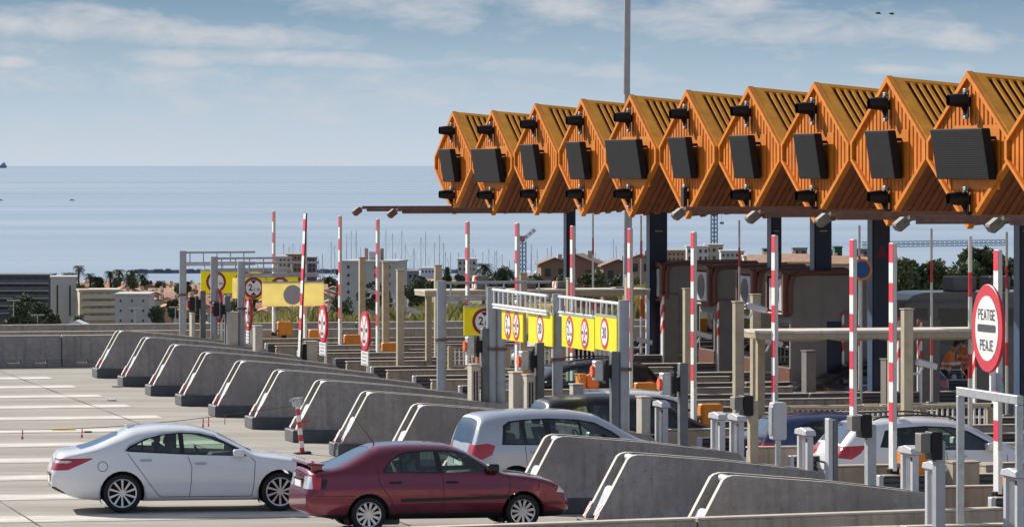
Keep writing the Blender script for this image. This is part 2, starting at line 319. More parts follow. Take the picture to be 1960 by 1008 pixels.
def worn_mat():
    """worn white road paint: bare paving shows through where tyres have rubbed it off"""
    m = mat('worn_white_line', (.74, .715, .67), .8, var=.08, scale=3); t = m.node_tree; n = t.nodes; p = n['Principled BSDF']
    co = n.new('ShaderNodeTexCoord'); mp = n.new('ShaderNodeMapping'); mp.inputs['Scale'].default_value = (.22, 1.6, 1); t.links.new(co.outputs['Object'], mp.inputs[0])
    no = n.new('ShaderNodeTexNoise'); no.inputs['Scale'].default_value = 3.2; no.inputs['Detail'].default_value = 10; no.inputs['Roughness'].default_value = .72; t.links.new(mp.outputs[0], no.inputs[0])
    r = n.new('ShaderNodeValToRGB'); r.color_ramp.elements[0].position = .40; r.color_ramp.elements[1].position = .66
    sp = n.new('ShaderNodeSeparateXYZ'); t.links.new(co.outputs['Object'], sp.inputs[0]); ab = n.new('ShaderNodeMath'); ab.operation = 'ABSOLUTE'; t.links.new(sp.outputs[1], ab.inputs[0])
    pw_ = n.new('ShaderNodeMath'); pw_.operation = 'POWER'; t.links.new(ab.outputs[0], pw_.inputs[0]); pw_.inputs[1].default_value = 3.0; ml = n.new('ShaderNodeMath'); ml.operation = 'MULTIPLY_ADD'; t.links.new(pw_.outputs[0], ml.inputs[0]); ml.inputs[1].default_value = .55; t.links.new(no.outputs[0], ml.inputs[2]); t.links.new(ml.outputs[0], r.inputs[0])
    old = p.inputs['Base Color'].links[0].from_socket; mx = n.new('ShaderNodeMix'); mx.data_type = 'RGBA'; t.links.new(r.outputs[0], mx.inputs[0]); t.links.new(old, mx.inputs[6]); mx.inputs[7].default_value = (.37, .34, .30, 1)
    t.links.new(mx.outputs[2], p.inputs['Base Color']); return m
SEA_Z = -34.0
def terr_z(y):
    P = [(-400, -.5), (133, -.06), (146, -.06), (152, -3.2), (230, -5.0), (420, -14), (800, -29), (1300, -32.4), (1462, -33.6), (1490, -36), (1800, -40)]
    for (a, za), (b, zb) in zip(P, P[1:]):
        if y <= b: return za + (zb - za) * (y - a) / (b - a)
    return P[-1][1]
def build_setting():
    # plaza deck: large paved sheet, its far edge just past the far wall
    e = [lp(-3.1, -160), lp(-3.1, 260), lp(40, 260), lp(40, -160)]
    o = sheet('plaza_pavement', [(p.x, p.y, 0) for p in e], pave_mat())
    mb = MB(); ys = [-400, 20, 133, 146, 152, 190, 230, 320, 420, 600, 800, 1000, 1300, 1462, 1490, 1800]; xs = [-700, -350, -120, -60, 0, 60, 120, 350, 700]
    vs = [(x, y, terr_z(y) - (2.0 if y < 146 else 0)) for y in ys for x in xs]; n = len(xs)
    mb.add(vs, [(j * n + i, j * n + i + 1, (j + 1) * n + i + 1, (j + 1) * n + i) for j in range(len(ys) - 1) for i in range(n - 1)])
    tag(mb.build('terrain', mat('dry_slope_ground', (.17, .155, .085), .95, var=.4, scale=.05)), kind='structure')
    # sea to the horizon
    m = bpy.data.materials.new('sea_water'); m.use_nodes = True; t = m.node_tree; nn = t.nodes; p = nn['Principled BSDF']
    p.inputs['Base Color'].default_value = (.33, .40, .485, 1); p.inputs['IOR'].default_value = 1.33; p.inputs['Specular IOR Level'].default_value = .5  # base colour raised pale to stand in for sun glitter
    co = nn.new('ShaderNodeTexCoord')
    def nse(scx, scy, det, s=1.0):
        mp = nn.new('ShaderNodeMapping'); mp.inputs['Scale'].default_value = (scx, scy, 1); t.links.new(co.outputs['Object'], mp.inputs[0])
        q = nn.new('ShaderNodeTexNoise'); q.inputs['Scale'].default_value = s; q.inputs['Detail'].default_value = det; q.inputs['Roughness'].default_value = .6; t.links.new(mp.outputs[0], q.inputs[0]); return q.outputs[0]
    big = nse(1 / 2600, 1 / 420, 5); sw = nse(1 / 60, 1 / 34, 4); ch = nse(1 / 9, 1 / 7, 3)
    r = nn.new('ShaderNodeMapRange'); r.inputs[1].default_value = .35; r.inputs[2].default_value = .65; r.inputs[3].default_value = .20; r.inputs[4].default_value = .50; t.links.new(big, r.inputs[0]); t.links.new(r.outputs[0], p.inputs['Roughness'])
    bs = nn.new('ShaderNodeMapRange'); bs.inputs[1].default_value = .35; bs.inputs[2].default_value = .65; bs.inputs[3].default_value = .02; bs.inputs[4].default_value = .20; t.links.new(big, bs.inputs[0])
    b1 = nn.new('ShaderNodeBump'); b1.inputs['Distance'].default_value = 1.0; t.links.new(bs.outputs[0], b1.inputs['Strength'])
    ad = nn.new('ShaderNodeMath'); ad.operation = 'ADD'; t.links.new(sw, ad.inputs[0]); t.links.new(ch, ad.inputs[1]); t.links.new(ad.outputs[0], b1.inputs['Height']); t.links.new(b1.outputs[0], p.inputs['Normal'])
    mb = MB(); mb.add([(-40000, 1380, SEA_Z), (40000, 1380, SEA_Z), (60000, 220000, SEA_Z), (-60000, 220000, SEA_Z)], [(0, 1, 2, 3)])
    tag(mb.build('sea_water', m), kind='structure')
    # white bands leading to each island, and paving joints across the lanes
    wm = worn_mat()
    for k in range(0, 13):
        mb = MB(); z = .006
        for i in range(44):
            x0 = -44 + i; x1 = x0 + 1; wv = .80
            mb.add([(x0, -wv + .03 * math.sin(i * 1.3 + k), z), (x1, -wv + .03 * math.sin(i * 1.3 + 1.3 + k), z), (x1, wv + .03 * math.sin(i * .9 + .9), z), (x0, wv + .03 * math.sin(i * .9), z)], [(0, 1, 2, 3)])
        o = mb.build('lane_marking', wm); p = lp(k - .02, -1.3); o.location = p; o.rotation_euler = (0, 0, A); tag(o, kind='structure')
    jm = mat('paving_joint', (.05, .047, .044), .9, var=.3)
    for L in (-31, -23.4, -15.8, -8.2, -2.2):
        mb = MB(); seg = 60
        for i in range(seg):
            k0, k1 = -1.2 + i * .26, -1.2 + (i + 1) * .26; j0 = j1 = 0; wj = (.008, .016, .005, .02, .011)[(i * 7 + int(L)) % 5]
            a, b = lp(k0, L + j0), lp(k1, L + j1); mb.add([a - U * wj + Z * .010, a + U * wj + Z * .010, b + U * wj + Z * .010, b - U * wj + Z * .010], [(0, 1, 2, 3)])
        tag(mb.build('paving_joint', jm), kind='structure')
    # oil / tyre darkened tracks
build_setting()
def wall_seg(mb, x0, x1, h, t0=.26, t1=.16, slots=()):
    """one precast barrier piece in local x, wider at the foot; slots are open drain holes"""
    zs = [(0, t0), (.12, t0), (.30, t1 + .02), (h - .03, t1), (h, t1 - .03)]
    if not slots:
        mb.prism([(-b, a) for a, b in zs] + [(b, a) for a, b in reversed(zs)], x0, x1, axes='yz')
    else:
        up = [(.20, t0 - .05), (.30, t1 + .02), (h - .03, t1), (h, t1 - .03)]
        mb.prism([(-b, a) for a, b in up] + [(b, a) for a, b in reversed(up)], x0, x1, axes='yz')
        cur = x0
        for s0, s1 in list(slots) + [(x1, x1)]:
            if s0 > cur: mb.box(cur, s0, -t0, t0, 0, .11); mb.box(cur, s0, -t0 + .045, t0 - .045, .11, .20)
            if s1 > s0: mb.box(s0, s1, -t0 + .002, t0 - .002, 0, .105)
            cur = s1
def barrier_wall(label, p, q, h, seglen, cat='barrier', slots=None, m='conc', coping=True, name='concrete_barrier', group=None):
    p, q = Vector(p), Vector(q); d = q - p; L = d.length
    t = thing(name, label, cat, p, math.atan2(d.y, d.x), group)
    x = 0; i = 0
    while x < L - .05:
        x1 = min(x + seglen, L); mb = MB(); sl = [(a, b) for a, b in (slots or []) if x <= a < x1]
        wall_seg(mb, x + .012, x1 - .012, h, slots=sl); mb.build('barrier_segment', m, t, bevel=.012)
        if coping: MB().box(x + .014, x1 - .014, -.135, .135, h + .001, h + .035).build('coping', 'rail', t, bevel=.01)
        x = x1; i += 1
    return t
# far left wall with three open drain slots
wa, wb = lp(-1.42, Lat(-60, -1.42)), lp(-1.42, Lat(235, -1.42))
dirw = (wb - wa).normalized(); px = lambda x: (x + 60) / 295 * (wb - wa).length
barrier_wall('dark concrete barrier wall with three lit drain slots along the far side of the road', wa, wb, .90, px(116) , slots=[(px(12), px(37)), (px(64), px(88)), (px(143), px(167))], coping=True)
for (k, L0, L1, h, lab) in ((-1.95, -14, 30, .92, 'long low concrete barrier behind the far left road wall'), (-2.55, -18, 60, 1.02, 'farthest dark barrier wall in front of the town and reeds')):
    barrier_wall(lab, lp(k, L0), lp(k, L1), h, 9.5 if k > -2 else 14, m='conc_beige' if k > -2 else 'conc')
# nearest concrete walls along the lower edge
p, q = W(700, 1014, 63.2), W(1480, 991, 65.6); p.z = q.z = 0
q2 = p + (W(1916, 981, 67.2) - p); q2.z = 0
barrier_wall('stained pale concrete wall closest to the road at the lower edge', p, q2, .80, (q2 - p).length * .50, m='conc_beige')
p, q = W(1170, 1012, 62.5), W(2050, 996, 64.6); p.z = q.z = 0
barrier_wall('dark concrete wall in the lower right corner under the sign frame', p, q, .79, 4.4, m='conc')
# ================================================================ islands between the lanes
G_IS = 'concrete toll islands between the lanes'
def island_proto():
    t = thing('toll_island', 'x', 'traffic island', group=G_IS)
    MB().prism([(-.07, -.50), (4.0, -1.0), (4.0, .52), (-.07, .52)], 0, .27, axes='xy').build('kerb_base', 'base', t, bevel=.02)
    # near panel, outer face folded along a diagonal crease
    top = [(.02, .272), (.53, 1.20), (.565, 1.26), (.62, 1.30), (.71, 1.322), (.83, 1.32), (2.2, 1.20), (3.75, 1.01), (3.87, .985), (3.95, .90), (3.97, .80)]
    mb = MB(); yo, yi = -.40, -.27
    o0 = [(x, yo, z) for x, z in top]; o0[0] = (.02, -.43, .272)
    C0 = (.26, -.432, .272); E1 = (3.96, -.405, .90); E2 = (3.97, -.95, .272)
    outer = o0[:-1] + [E1, C0]
    mb.add(outer, [tuple(range(len(outer)))], 0); mb.add([C0, E1, (3.97, -.50, .8), E2], [(0, 1, 2, 3)], 0)
    inn = [(x, yi, z) for x, z in top] + [(3.97, yi, .272)]; mb.add(inn, [tuple(range(len(inn)))[::-1]], 0)
    n = len(top)
    for i in range(n - 1):
        a, b = (top[i], top[i + 1]); ya = -.43 if i == 0 else yo
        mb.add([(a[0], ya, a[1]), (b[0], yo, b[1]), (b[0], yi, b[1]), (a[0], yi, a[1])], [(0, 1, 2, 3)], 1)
    mb.add([(3.97, -.40, .8), E2, (3.97, yi, .272), (3.97, yi, .8)], [(0, 1, 2, 3)], 0)
    mb.add([(.02, -.43, .272), C0, E2, (3.97, yi, .272), (.02, yi, .272)], [(0, 1, 2, 3, 4)], 0)
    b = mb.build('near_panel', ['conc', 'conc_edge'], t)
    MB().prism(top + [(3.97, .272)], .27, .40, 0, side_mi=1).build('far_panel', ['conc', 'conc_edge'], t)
    MB().tube((.73, -.268, 1.235), (.73, .268, 1.235), .075, n=14).build('cross_bar', 'steel', t, smooth=True)
    mb = MB()
    for yy, zz in ((-.12, 0), (.13, .06)):
        mb.tube((.77, yy, .96 + zz), (.92, yy, .62 + zz), .125, n=14)
        for q in (.1, .5, .9): c = Vector((.77, yy, .96 + zz)).lerp(Vector((.92, yy, .62 + zz)), q); mb.tube(c, c + Vector((.02, 0, -.035)), .137, n=14)
    mb.build('impact_drum', 'rust', t, smooth=True)
    MB().prism([(.10, .30), (.33, .80), (.43, .80), (.30, .30)], -.22, .16).build('crumpled_sheet', mat_bag, t, bevel=.03)
    for sy, nm in ((-1, 'a'), (1, 'b')):
        y0, y1 = sorted((sy * .262, sy * .445)); d = Vector((-.88, 0, .48)).normalized() * .004
        MB().add([(.02 + d.x, y0, .29 + d.z), ((.148) + d.x, y0, .525 + d.z), ((.148) + d.x, y1, .525 + d.z), (.02 + d.x, y1, .29 + d.z)], [(0, 1, 2, 3)]).build('chevron_tape', 'chev', t)
    # deck and parapets behind the nose
    MB().box(4.02, 22, -.78, .78, 0, .25).build('island_deck', 'conc_beige', t, bevel=.02)
    mb = MB(); mb.prism([(4.35, .252), (4.35, .95), (4.40, 1.0), (11.5, 1.0), (11.55, .95), (11.55, .252)], .60, .76); mb.build('rear_parapet', 'conc_beige', t, bevel=.015)
    mb = MB(); mb.box(4.34, 11.56, .58, .78, 1.004, 1.03); mb.build('parapet_coping', 'rail', t, bevel=.008)
    prof = [(-.60, .255), (-.60, .93), (-.72, .93)]
    z = .90
    for i in range(7): prof += [(-.75, z), (-.75, z - .055), (-.70, z - .065), (-.70, z - .085)]; z -= .092
    prof += [(-.72, .255)]
    for x0, x1 in ((4.78, 7.75), (7.80, 11.5), (11.55, 15.2), (15.25, 21.8)):
        MB().prism(prof, x0, x1, axes='yz').build('guard_panel', 'rubber', t)
        MB().box(x0, x1, -.765, -.595, .931, .952).build('guard_cap', 'rail', t)
    MB().box(4.70, 4.775, -.77, -.585, .255, .95).build('guard_end', 'lav', t, bevel=.015)
    MB().prism([(11.6, .252), (11.6, .9), (21.8, .9), (21.8, .252)], .60, .74).build('rear_parapet', 'conc_beige', t, bevel=.015)
    return t
mat_bag = mat('blue_white_sheeting', (.55, .60, .72), .35, var=.45, scale=9)
ip = Proto(island_proto())
for k in range(0, 13):
    lab = ('toll island with sloped concrete nose, ' + ('farthest, next to the dark road wall' if k == 0 else f'{ORDW[k]} nose counted from the far road wall')
           if k < 10 else f'toll island with sloped grey concrete nose, {["third", "second", "first"][k - 10]} nose counted from the bottom edge')
    o = ip.put(lp(k + (.08 if k > 9 else 0), {10: .22, 11: .22, 12: .38}.get(k, .015 * max(0, k - 3))), A, lab)
o = ip.put(lp(13, 0), A, 'low toll island deck without a nose behind the lower concrete walls')
for ch in list(children(o)):
    if ch.name.split('.')[0] in ('kerb_base', 'near_panel', 'far_panel', 'cross_bar', 'impact_drum', 'crumpled_sheet', 'chevron_tape'): bpy.data.objects.remove(ch)
MB().box(2.2, 4.01, -.6, .6, 0, .25).build('island_kerb', 'conc_beige', o, bevel=.02)
# ================================================================ canopy modules
G_C = 'orange diamond roof modules over the toll lanes'
def canopy_proto(wide, flat_low=False):
    t = thing('canopy_module', 'x', 'canopy', group=G_C)
    HW, HZ, C = 2.46, 1.55, .16            # half width, half height, half of the short vertical side
    def h(v): return C + (HZ - C) * (1 - abs(v) / HW)
    LEN, TP = 6.5, .60
    # corrugated front sheet
    mb = MB(); pit = .24; v = -HW + .02; line = []
    while v < HW:
        for dv, dx in ((0, 0), (.145, 0), (.155, .028), (.23, .028)):
            if v + dv < HW - .01: line.append((v + dv, dx))
        v += pit
    line.append((HW - .005, 0))
    for (a, xa), (b, xb) in zip(line, line[1:]):
        ha, hb = h(a), h(b); mb.add([(xa, a, -ha), (xb, b, -hb), (xb, b, hb), (xa, a, ha)], [(0, 1, 2, 3)])
    mb.build('front_sheet', 'orange', t)
    # frame round the front
    hexo = [(0, HZ + .06), (HW + .02, C + .03), (HW + .02, -C - .03), (0, -HZ - .06), (-HW - .02, -C - .03), (-HW - .02, C + .03)]
    s = .925; hexi = [(a * (HW - .13) / HW, (b * .915)) for a, b in hexo]
    mb = MB()
    for i in range(6):
        j = (i + 1) % 6; (a0, b0), (a1, b1), (c0, d0), (c1, d1) = hexo[i], hexo[j], hexi[i], hexi[j]
        mb.add([(-.07, a0, b0), (-.07, a1, b1), (-.07, c1, d1), (-.07, c0, d0), (.05, a0, b0), (.05, a1, b1), (.05, c1, d1), (.05, c0, d0)],
               [(0, 1, 2, 3), (7, 6, 5, 4), (0, 4, 5, 1), (3, 2, 6, 7)])
    mb.build('front_frame', 'orange_trim', t)
    def pt(x, v, z): s = 1 - (1 - TP) * x / LEN; return (x, v * s, z * s)
    # roof: plain front flashing, then standing ribs
    for sg in (1, -1):
        mb = MB(); top, cor = (0, HZ), (sg * HW, C)
        n = 10
        xs = [.06 + (LEN - .06) * i / n for i in range(n + 1)]
        for a, b in zip(xs, xs[1:]): mb.add([pt(a, *top), pt(b, *top), pt(b, *cor), pt(a, *cor)], [(0, 1, 2, 3)])
        mb.build('roof_sheet', 'ochre', t)
        # front flashing and ridge strip, raised
        nrm = Vector((0, sg * (HZ - C), HW)).normalized() * .05
        def up(p, k=1.0): return tuple(Vector(p) + nrm * k)
        mb = MB()
        def slab(a, b, c, d):
            vs = [up(q) for q in (a, b, c, d)] + [up(q, .1) for q in (a, b, c, d)]
            mb.add(vs, [(0, 1, 2, 3), (7, 6, 5, 4), (0, 4, 5, 1), (1, 5, 6, 2), (2, 6, 7, 3), (3, 7, 4, 0)])
        slab(pt(.0, *top), pt(.27, *top), pt(.27, *cor), pt(.0, *cor))
        slab(pt(.27, *top), pt(LEN, *top), pt(LEN, top[0] + sg * .13, top[1] - .075), pt(.27, top[0] + sg * .13, top[1] - .075))
        mb.build('roof_flashing', 'ochre', t)
        mb = MB(); gp = MB(); x = .38
        q0 = (sg * .16, HZ - .09)
        while x < LEN - .3:
            def rib(x0, x1, kz, target):
                vs = [up(pt(x0, *q0), kz), up(pt(x1, *q0), kz), up(pt(x1, *cor), kz), up(pt(x0, *cor), kz), up(pt(x0 - .004, *q0), .05), up(pt(x1 + .004, *q0), .05), up(pt(x1 + .004, *cor), .05), up(pt(x0 - .004, *cor), .05)]
                target.add(vs, [(0, 1, 2, 3), (0, 4, 5, 1), (1, 5, 6, 2), (2, 6, 7, 3), (3, 7, 4, 0)])
            rib(x, x + .07, .95, mb)
            gp.add([up(pt(x - .058, *q0), .12), up(pt(x - .004, *q0), .12), up(pt(x - .004, *cor), .12), up(pt(x - .034, *cor), .12)], [(0, 1, 2, 3)])  # flat dark strip on the sheet paints the shade beside each rib
            x += .172 if x < 2.6 else .344
        mb.build('roof_ribs', 'ochre', t); gp.build('rib_gap_shade', 'gap_shade', t)
        # underside with sloping ribs
        mb = MB(); bot, cor = (0, -HZ), (sg * HW, -C); mb.add([pt(.05, *bot), pt(LEN, *bot), pt(LEN, *cor), pt(.05, *cor)], [(0, 1, 2, 3)])
        nd = Vector((0, sg * (HZ - C), -HW)).normalized() * .05
        x = .30; g2 = MB()
        while x < LEN - .2:
            for k0, k1 in ((0, 1),):
                a, b, c, d = pt(x, *bot), pt(x + .12, *bot), pt(x + .12, *cor), pt(x, *cor)
                vs = [tuple(Vector(q) + nd) for q in (a, b, c, d)] + [a, b, c, d]; mb.add(vs, [(0, 1, 2, 3), (0, 4, 5, 1), (1, 5, 6, 2), (2, 6, 7, 3), (3, 7, 4, 0)])
            g2.add([tuple(Vector(q) + nd * .3) for q in (pt(x + .125, *bot), pt(x + .165, *bot), pt(x + .165, *cor), pt(x + .125, *cor))], [(0, 1, 2, 3)])  # flat dark strip paints groove shade between the soffit ribs
            x += .30
        mb.build('soffit', 'soffit', t); g2.build('soffit_groove_shade', 'gap_shade', t)
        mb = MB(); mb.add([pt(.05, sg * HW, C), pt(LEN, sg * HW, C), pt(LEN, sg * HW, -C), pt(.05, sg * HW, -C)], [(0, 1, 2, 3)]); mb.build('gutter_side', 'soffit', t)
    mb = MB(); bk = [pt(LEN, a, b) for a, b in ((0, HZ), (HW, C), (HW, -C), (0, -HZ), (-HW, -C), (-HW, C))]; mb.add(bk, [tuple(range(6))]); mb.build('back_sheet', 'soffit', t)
    # plain fascia patch behind the display, then the tilted black display
    tilt = 0.075; y0, y1 = (-1.72, 1.37) if wide else (-1.0, .57); z0, z1 = -.60, .43; dpt = .17
    d = MB()
    def fx(z): return -.22 - tilt * 2.0 * (z - z0) / (z1 - z0)
    d.add([(fx(z0), y0, z0), (fx(z0), y1, z0), (fx(z1), y1, z1), (fx(z1), y0, z1), (fx(z0) + dpt, y0, z0), (fx(z0) + dpt, y1, z0), (fx(z1) + dpt, y1, z1), (fx(z1) + dpt, y0, z1)],
          [(0, 1, 2, 3), (7, 6, 5, 4), (0, 4, 5, 1), (1, 5, 6, 2), (2, 6, 7, 3), (3, 7, 4, 0)])
    for yy in (y0 + .2, y1 - .2): d.box(-.16, 0, yy - .03, yy + .03, -.35, -.28); d.box(-.16, 0, yy - .03, yy + .03, .2, .27)
    dp = d.build('display_panel', 'panel', t, bevel=.015)
    g = MB(); zz = z0 + .06
    while zz < z1 - .04:
        f = (zz - z0) / (z1 - z0); xx = -.224 - tilt * 2.0 * f
        g.box(xx - .003, xx + .004, y0 + .05, (y0 + y1) / 2 - .02, zz, zz + .010); g.box(xx - .003, xx + .004, (y0 + y1) / 2 + .02, y1 - .05, zz, zz + .010); zz += .045
    g.build('louvre_lines', 'panel', dp)
    if wide: MB().box(-.02, -.003, -1.75, .9, -.80, .50).build('fascia_plate', 'orange_trim', t)
    else: MB().box(-.014, -.003, -1.25, .2, -.62, .45).build('fascia_plate', 'orange', t)
    for zc, low in ((.98, False), (-1.02, True)):
        s = MB(); s.box(-.10, -.075, -.16, .16, zc - .33, zc + .24); s.box(-.075, .0, -.05, .05, zc - .1, zc + .1)
        so_ = s.build('signal_backplate', 'black', t, bevel=.01)
        s = MB()
        if low and flat_low: s.box(-.16, -.102, -.13, .13, zc - .27, zc + .2)
        else:
            n = 14; vs = []
            for xx, rr, dz in ((-.101, .155, 0), (-.30, .14, .0), (-.46, .115, .0)):
                vs += [(xx, rr * math.cos(2 * math.pi * i / n), zc + .03 + rr * math.sin(2 * math.pi * i / n) + dz) for i in range(n)]
            s.add(vs, [(j * n + i, j * n + (i + 1) % n, (j + 1) * n + (i + 1) % n, (j + 1) * n + i) for j in range(2) for i in range(n)] + [tuple(range(n))])
            s.tube((-.16, 0, zc - .10), (-.08, 0, zc - .25), .035)
        s.build('signal_hood', 'black', so_, smooth=True)
        s = MB(); s.box(-.13, -.078, -.07, .07, zc + .19, zc + .27); s.box(-.13, -.078, -.06, .06, zc - .36, zc - .29); s.build('bracket', 'steel', so_, bevel=.008)
    return t
mods = [(870, 213, 410), (945, 211, 412), (1028, 198, 412), (1117, 189, 414), (1210, 181, 416), (1318, 172, 419), (1437, 165, 422), (1563, 157, 427), (1703, 145, 432), (1857, 136, 438), (2016, 127, 446)]
pn, pw, pf = Proto(canopy_proto(False)), Proto(canopy_proto(True)), Proto(canopy_proto(False, True))
names_c = ['farthest of the row', 'second from the far end, with wide black display', 'third from the far end', 'fourth from the far end', 'fifth from far end, below the tall mast',
           'sixth from far end, with flat lower signal', 'seventh from the far end', 'eighth from the far end', 'ninth from the far end', 'tenth from the far end, largest with wide black display', 'cut off by the edge, nearest of the row']
MODP = []
for i, (x, yt, yb) in enumerate(mods):
    k = i - .5; L, p = at(x, k); p.z = (zat(yt, p.y) + zat(yb, p.y)) / 2
    pr = pw if i in (1, 4, 9) else pf if i == 5 else pn
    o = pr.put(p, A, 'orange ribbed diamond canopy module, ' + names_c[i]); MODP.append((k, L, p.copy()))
    hgt = zat(yt, p.y) - zat(yb, p.y); o.scale = (1, 1, hgt / 3.22)
# ================================================================ columns, mast, booths
def column(label, x, k, wpx, zb=.25, emblem=False):
    L, p = at(x, k); s = F / p.y; wu = wpx / s * .93
    t = thing('support_column', label, 'column', (p.x, p.y, 0), A, 'navy canopy columns')
    MB().box(-wu / 2, wu / 2, -.16, .16, zb, 5.6).build('shaft', 'navy', t, bevel=.02)
    MB().box(-wu / 2 - .018, -wu / 2 - .001, -.17, .17, zb, 5.55).build('front_edge', 'navy_edge', t)
    MB().box(-wu / 2 - .1, wu / 2 + .1, -.25, .25, zb, zb + .05).build('base_plate', 'steel', t)
    if emblem:
        mb = MB(); z = zat(482, p.y - .17); mb.prism([(-.15, z - .14), (.15, z - .14), (0, z + .18)], -.168, -.162); mb.build('red_triangle', mat('faded_red_mark', (.16, .012, .02), .5), t)
        mb = MB(); z0, z1 = zat(452, p.y), zat(424, p.y)
        for a in (z0, z1 - .03): mb.box(-.16, .16, -.168, -.162, a, a + .03)
        for a in (-.16, .13): mb.box(a, a + .03, -.167, -.1625, z0, z1)
        mb.box(-.02, .01, -.167, -.162, z0 + .05, z1 - .08); mb.build('faded_frame_mark', mat('faded_mark_red', (.06, .015, .02), .5), t)
    else:
        MB().box(-wu * .22, wu * .22, -.168, -.162, zat(443, p.y), zat(443, p.y) + .025).build('marking_line', 'tan', t)
for lab, x, k, wp in (('slim navy column under the orange canopy, farthest from view', 1091, 0, 19), ('wide navy column beside the first grey booth', 1258, 2, 37), ('slim navy column behind the red and white arm, between two wide columns', 1483, 4, 22),
                      ('wide navy column rising behind the striped bumpers, middle of the canopy', 1572, 5, 37)):
    column(lab, x, k, wp)
column('wide navy column bearing a dark red triangle', 1683, 6, 38, emblem=True)
column('navy column with bright blue edge at the picture edge behind the toll sign', 1957, 8, 22)
t = thing('lighting_mast', 'very tall grey steel mast rising behind the orange canopy', 'mast', W(1199.5, 560, 138) * 1); t.location.z = 0
D = 138; mb = MB()
zz = [(0, .14), (zat(380, D), .130), (zat(180, D), .105), (zat(-60, D), .095), (22, .06)]
for (a, ra), (b, rb) in zip(zz, zz[1:]): mb.tube((0, 0, a), (0.035 * (b - a) / 4, 0, b), ra, rb, n=12)
mb.v = [(x, y, z) for x, y, z in mb.v]; mb.build('mast_shaft', 'steel_paint', t, smooth=True)
MB().box(-.3, .3, -.3, .3, -.05, .06).build('base_plate', 'steel', t)
mb = MB()
for q in range(6): a = q * math.pi / 3; mb.box(math.cos(a) * 1.1 - .25, math.cos(a) * 1.1 + .25, math.sin(a) * 1.1 - .2, math.sin(a) * 1.1 + .2, 21.6, 21.9)
mb.tube((0, 0, 21.6), (0, 0, 21.7), 1.0, n=16); mb.build('lamp_head', 'steel_paint', t)
def booth(label, k, x0, ytop, hood_x, length):
    """x0: photo column of the near front edge of the side wall"""
    L, p = at(x0, k, -.75); base = lp(k, L); H = zat(ytop, p.y)
    t = thing('toll_booth', label, 'toll booth', base, A, 'grey toll booths with brown trim')
    MB().box(.02, length, -.75, .75, .25, H - .05).build('walls', 'booth', t, bevel=.03)
    mb = MB(); mb.box(-.05, length + .05, -.80, .80, H - .05, H + .02); mb.build('roof_edge', 'brown', t, bevel=.02)
    mb = MB()
    for y in (-.79, .79):
        mb.path([(length, y, H - .0), (.30, y, H - .02), (.12, y, H - .06), (.02, y, H - .20), (0, y, H - .4), (0, y, H - .95)], .055)
    mb.path([(0, -.79, H - .95), (0, .79, H - .95)], .05); mb.build('brown_pipe_trim', 'brown', t, smooth=True)
    ac = MB().box(-.12, .01, -.56, .56, H - .92, H - .16).build('condenser_unit', 'lav', t, bevel=.02)
    mb = MB(); cc = Vector((-.125, .05, H - .54))
    for rr in (.10, .17, .24, .31): mb.path([cc + Vector((0, rr * math.cos(a * math.pi / 10), rr * math.sin(a * math.pi / 10))) for a in range(21)], .008, n=4)
    mb.tube((-.127, .05, H - .54), (-.121, .05, H - .54), .30, n=20); mb.build('fan_grille', 'fin', ac)
    mb = MB(); mb.box(-.16, .0, -.74, -.60, H - 1.02, H - .02); mb.box(-.16, 0, .60, .74, H - 1.02, H - .02); mb.box(-.16, 0, -.6, .6, H - .13, H - .02); mb.box(-.16, 0, -.6, .6, H - 1.02, H - .95); mb.build('condenser_frame', 'brown', t, bevel=.03)
    mb = MB(); mb.box(.0, .018, -.72, .72, .28, 1.25); mb.build('front_skirt', 'brown', t)
    MB().box(.004, .016, -.6, .6, 1.3, H - 1.2).build('booth_window', 'glass_dk', t)
    mb = MB(); mb.box(.9, 1.75, -.757, -.751, .3, 2.35); mb.build('door', 'navy', t)
    MB().box(1.66, 1.70, -.79, -.758, 1.25, 1.45).build('door_handle', 'steel', t)
    return t
for lab, k, x0, yt, ln in (('grey toll booth behind the wide navy column, farthest of the row', 2, 1276, 503, 2.5), ('grey toll booth with two red striped bumpers and a large wall unit', 3, 1367, 509, 2.4),
                           ('grey toll booth with wall unit in brown hood, third from the far end', 4, 1452, 516, 2.2), ('grey toll booth with wall unit beside the slim navy column', 5, 1512, 521, 1.9)):
    booth(lab, k, x0, yt, 0, ln)
# striped bumper fins, two per island
fp = thing('booth_bumper', 'x', 'bumper', group='dark bumper slabs with red striped edge')
MB().box(0, .42, -.12, .12, 0, 2.32).build('slab', 'fin', fp, bevel=.02)
MB().box(-.045, -.001, -.125, .125, 1.25, 2.31).build('striped_edge', 'fin_edge', fp)
MB().box(-.045, -.001, -.125, .125, 0, 1.248).build('white_edge', 'white', fp)
fp = Proto(fp)
for k, xs in ((2, (1241, 1269)), (3, (1345, 1374)), (4, (1456, 1489)), (5, (1580, 1613)), (6, (1720, 1762)), (7, (1866, 1906))):
    for j, x in enumerate(xs):
        dv = .70 if j == 0 else -.70; L, p = at(x, k, dv); p.z = .25
        fp.put(p, A, f'dark bumper slab with striped edge, {"farther" if j == 0 else "nearer"} one of the {ORDW[k - 2]} pair from the wide column')
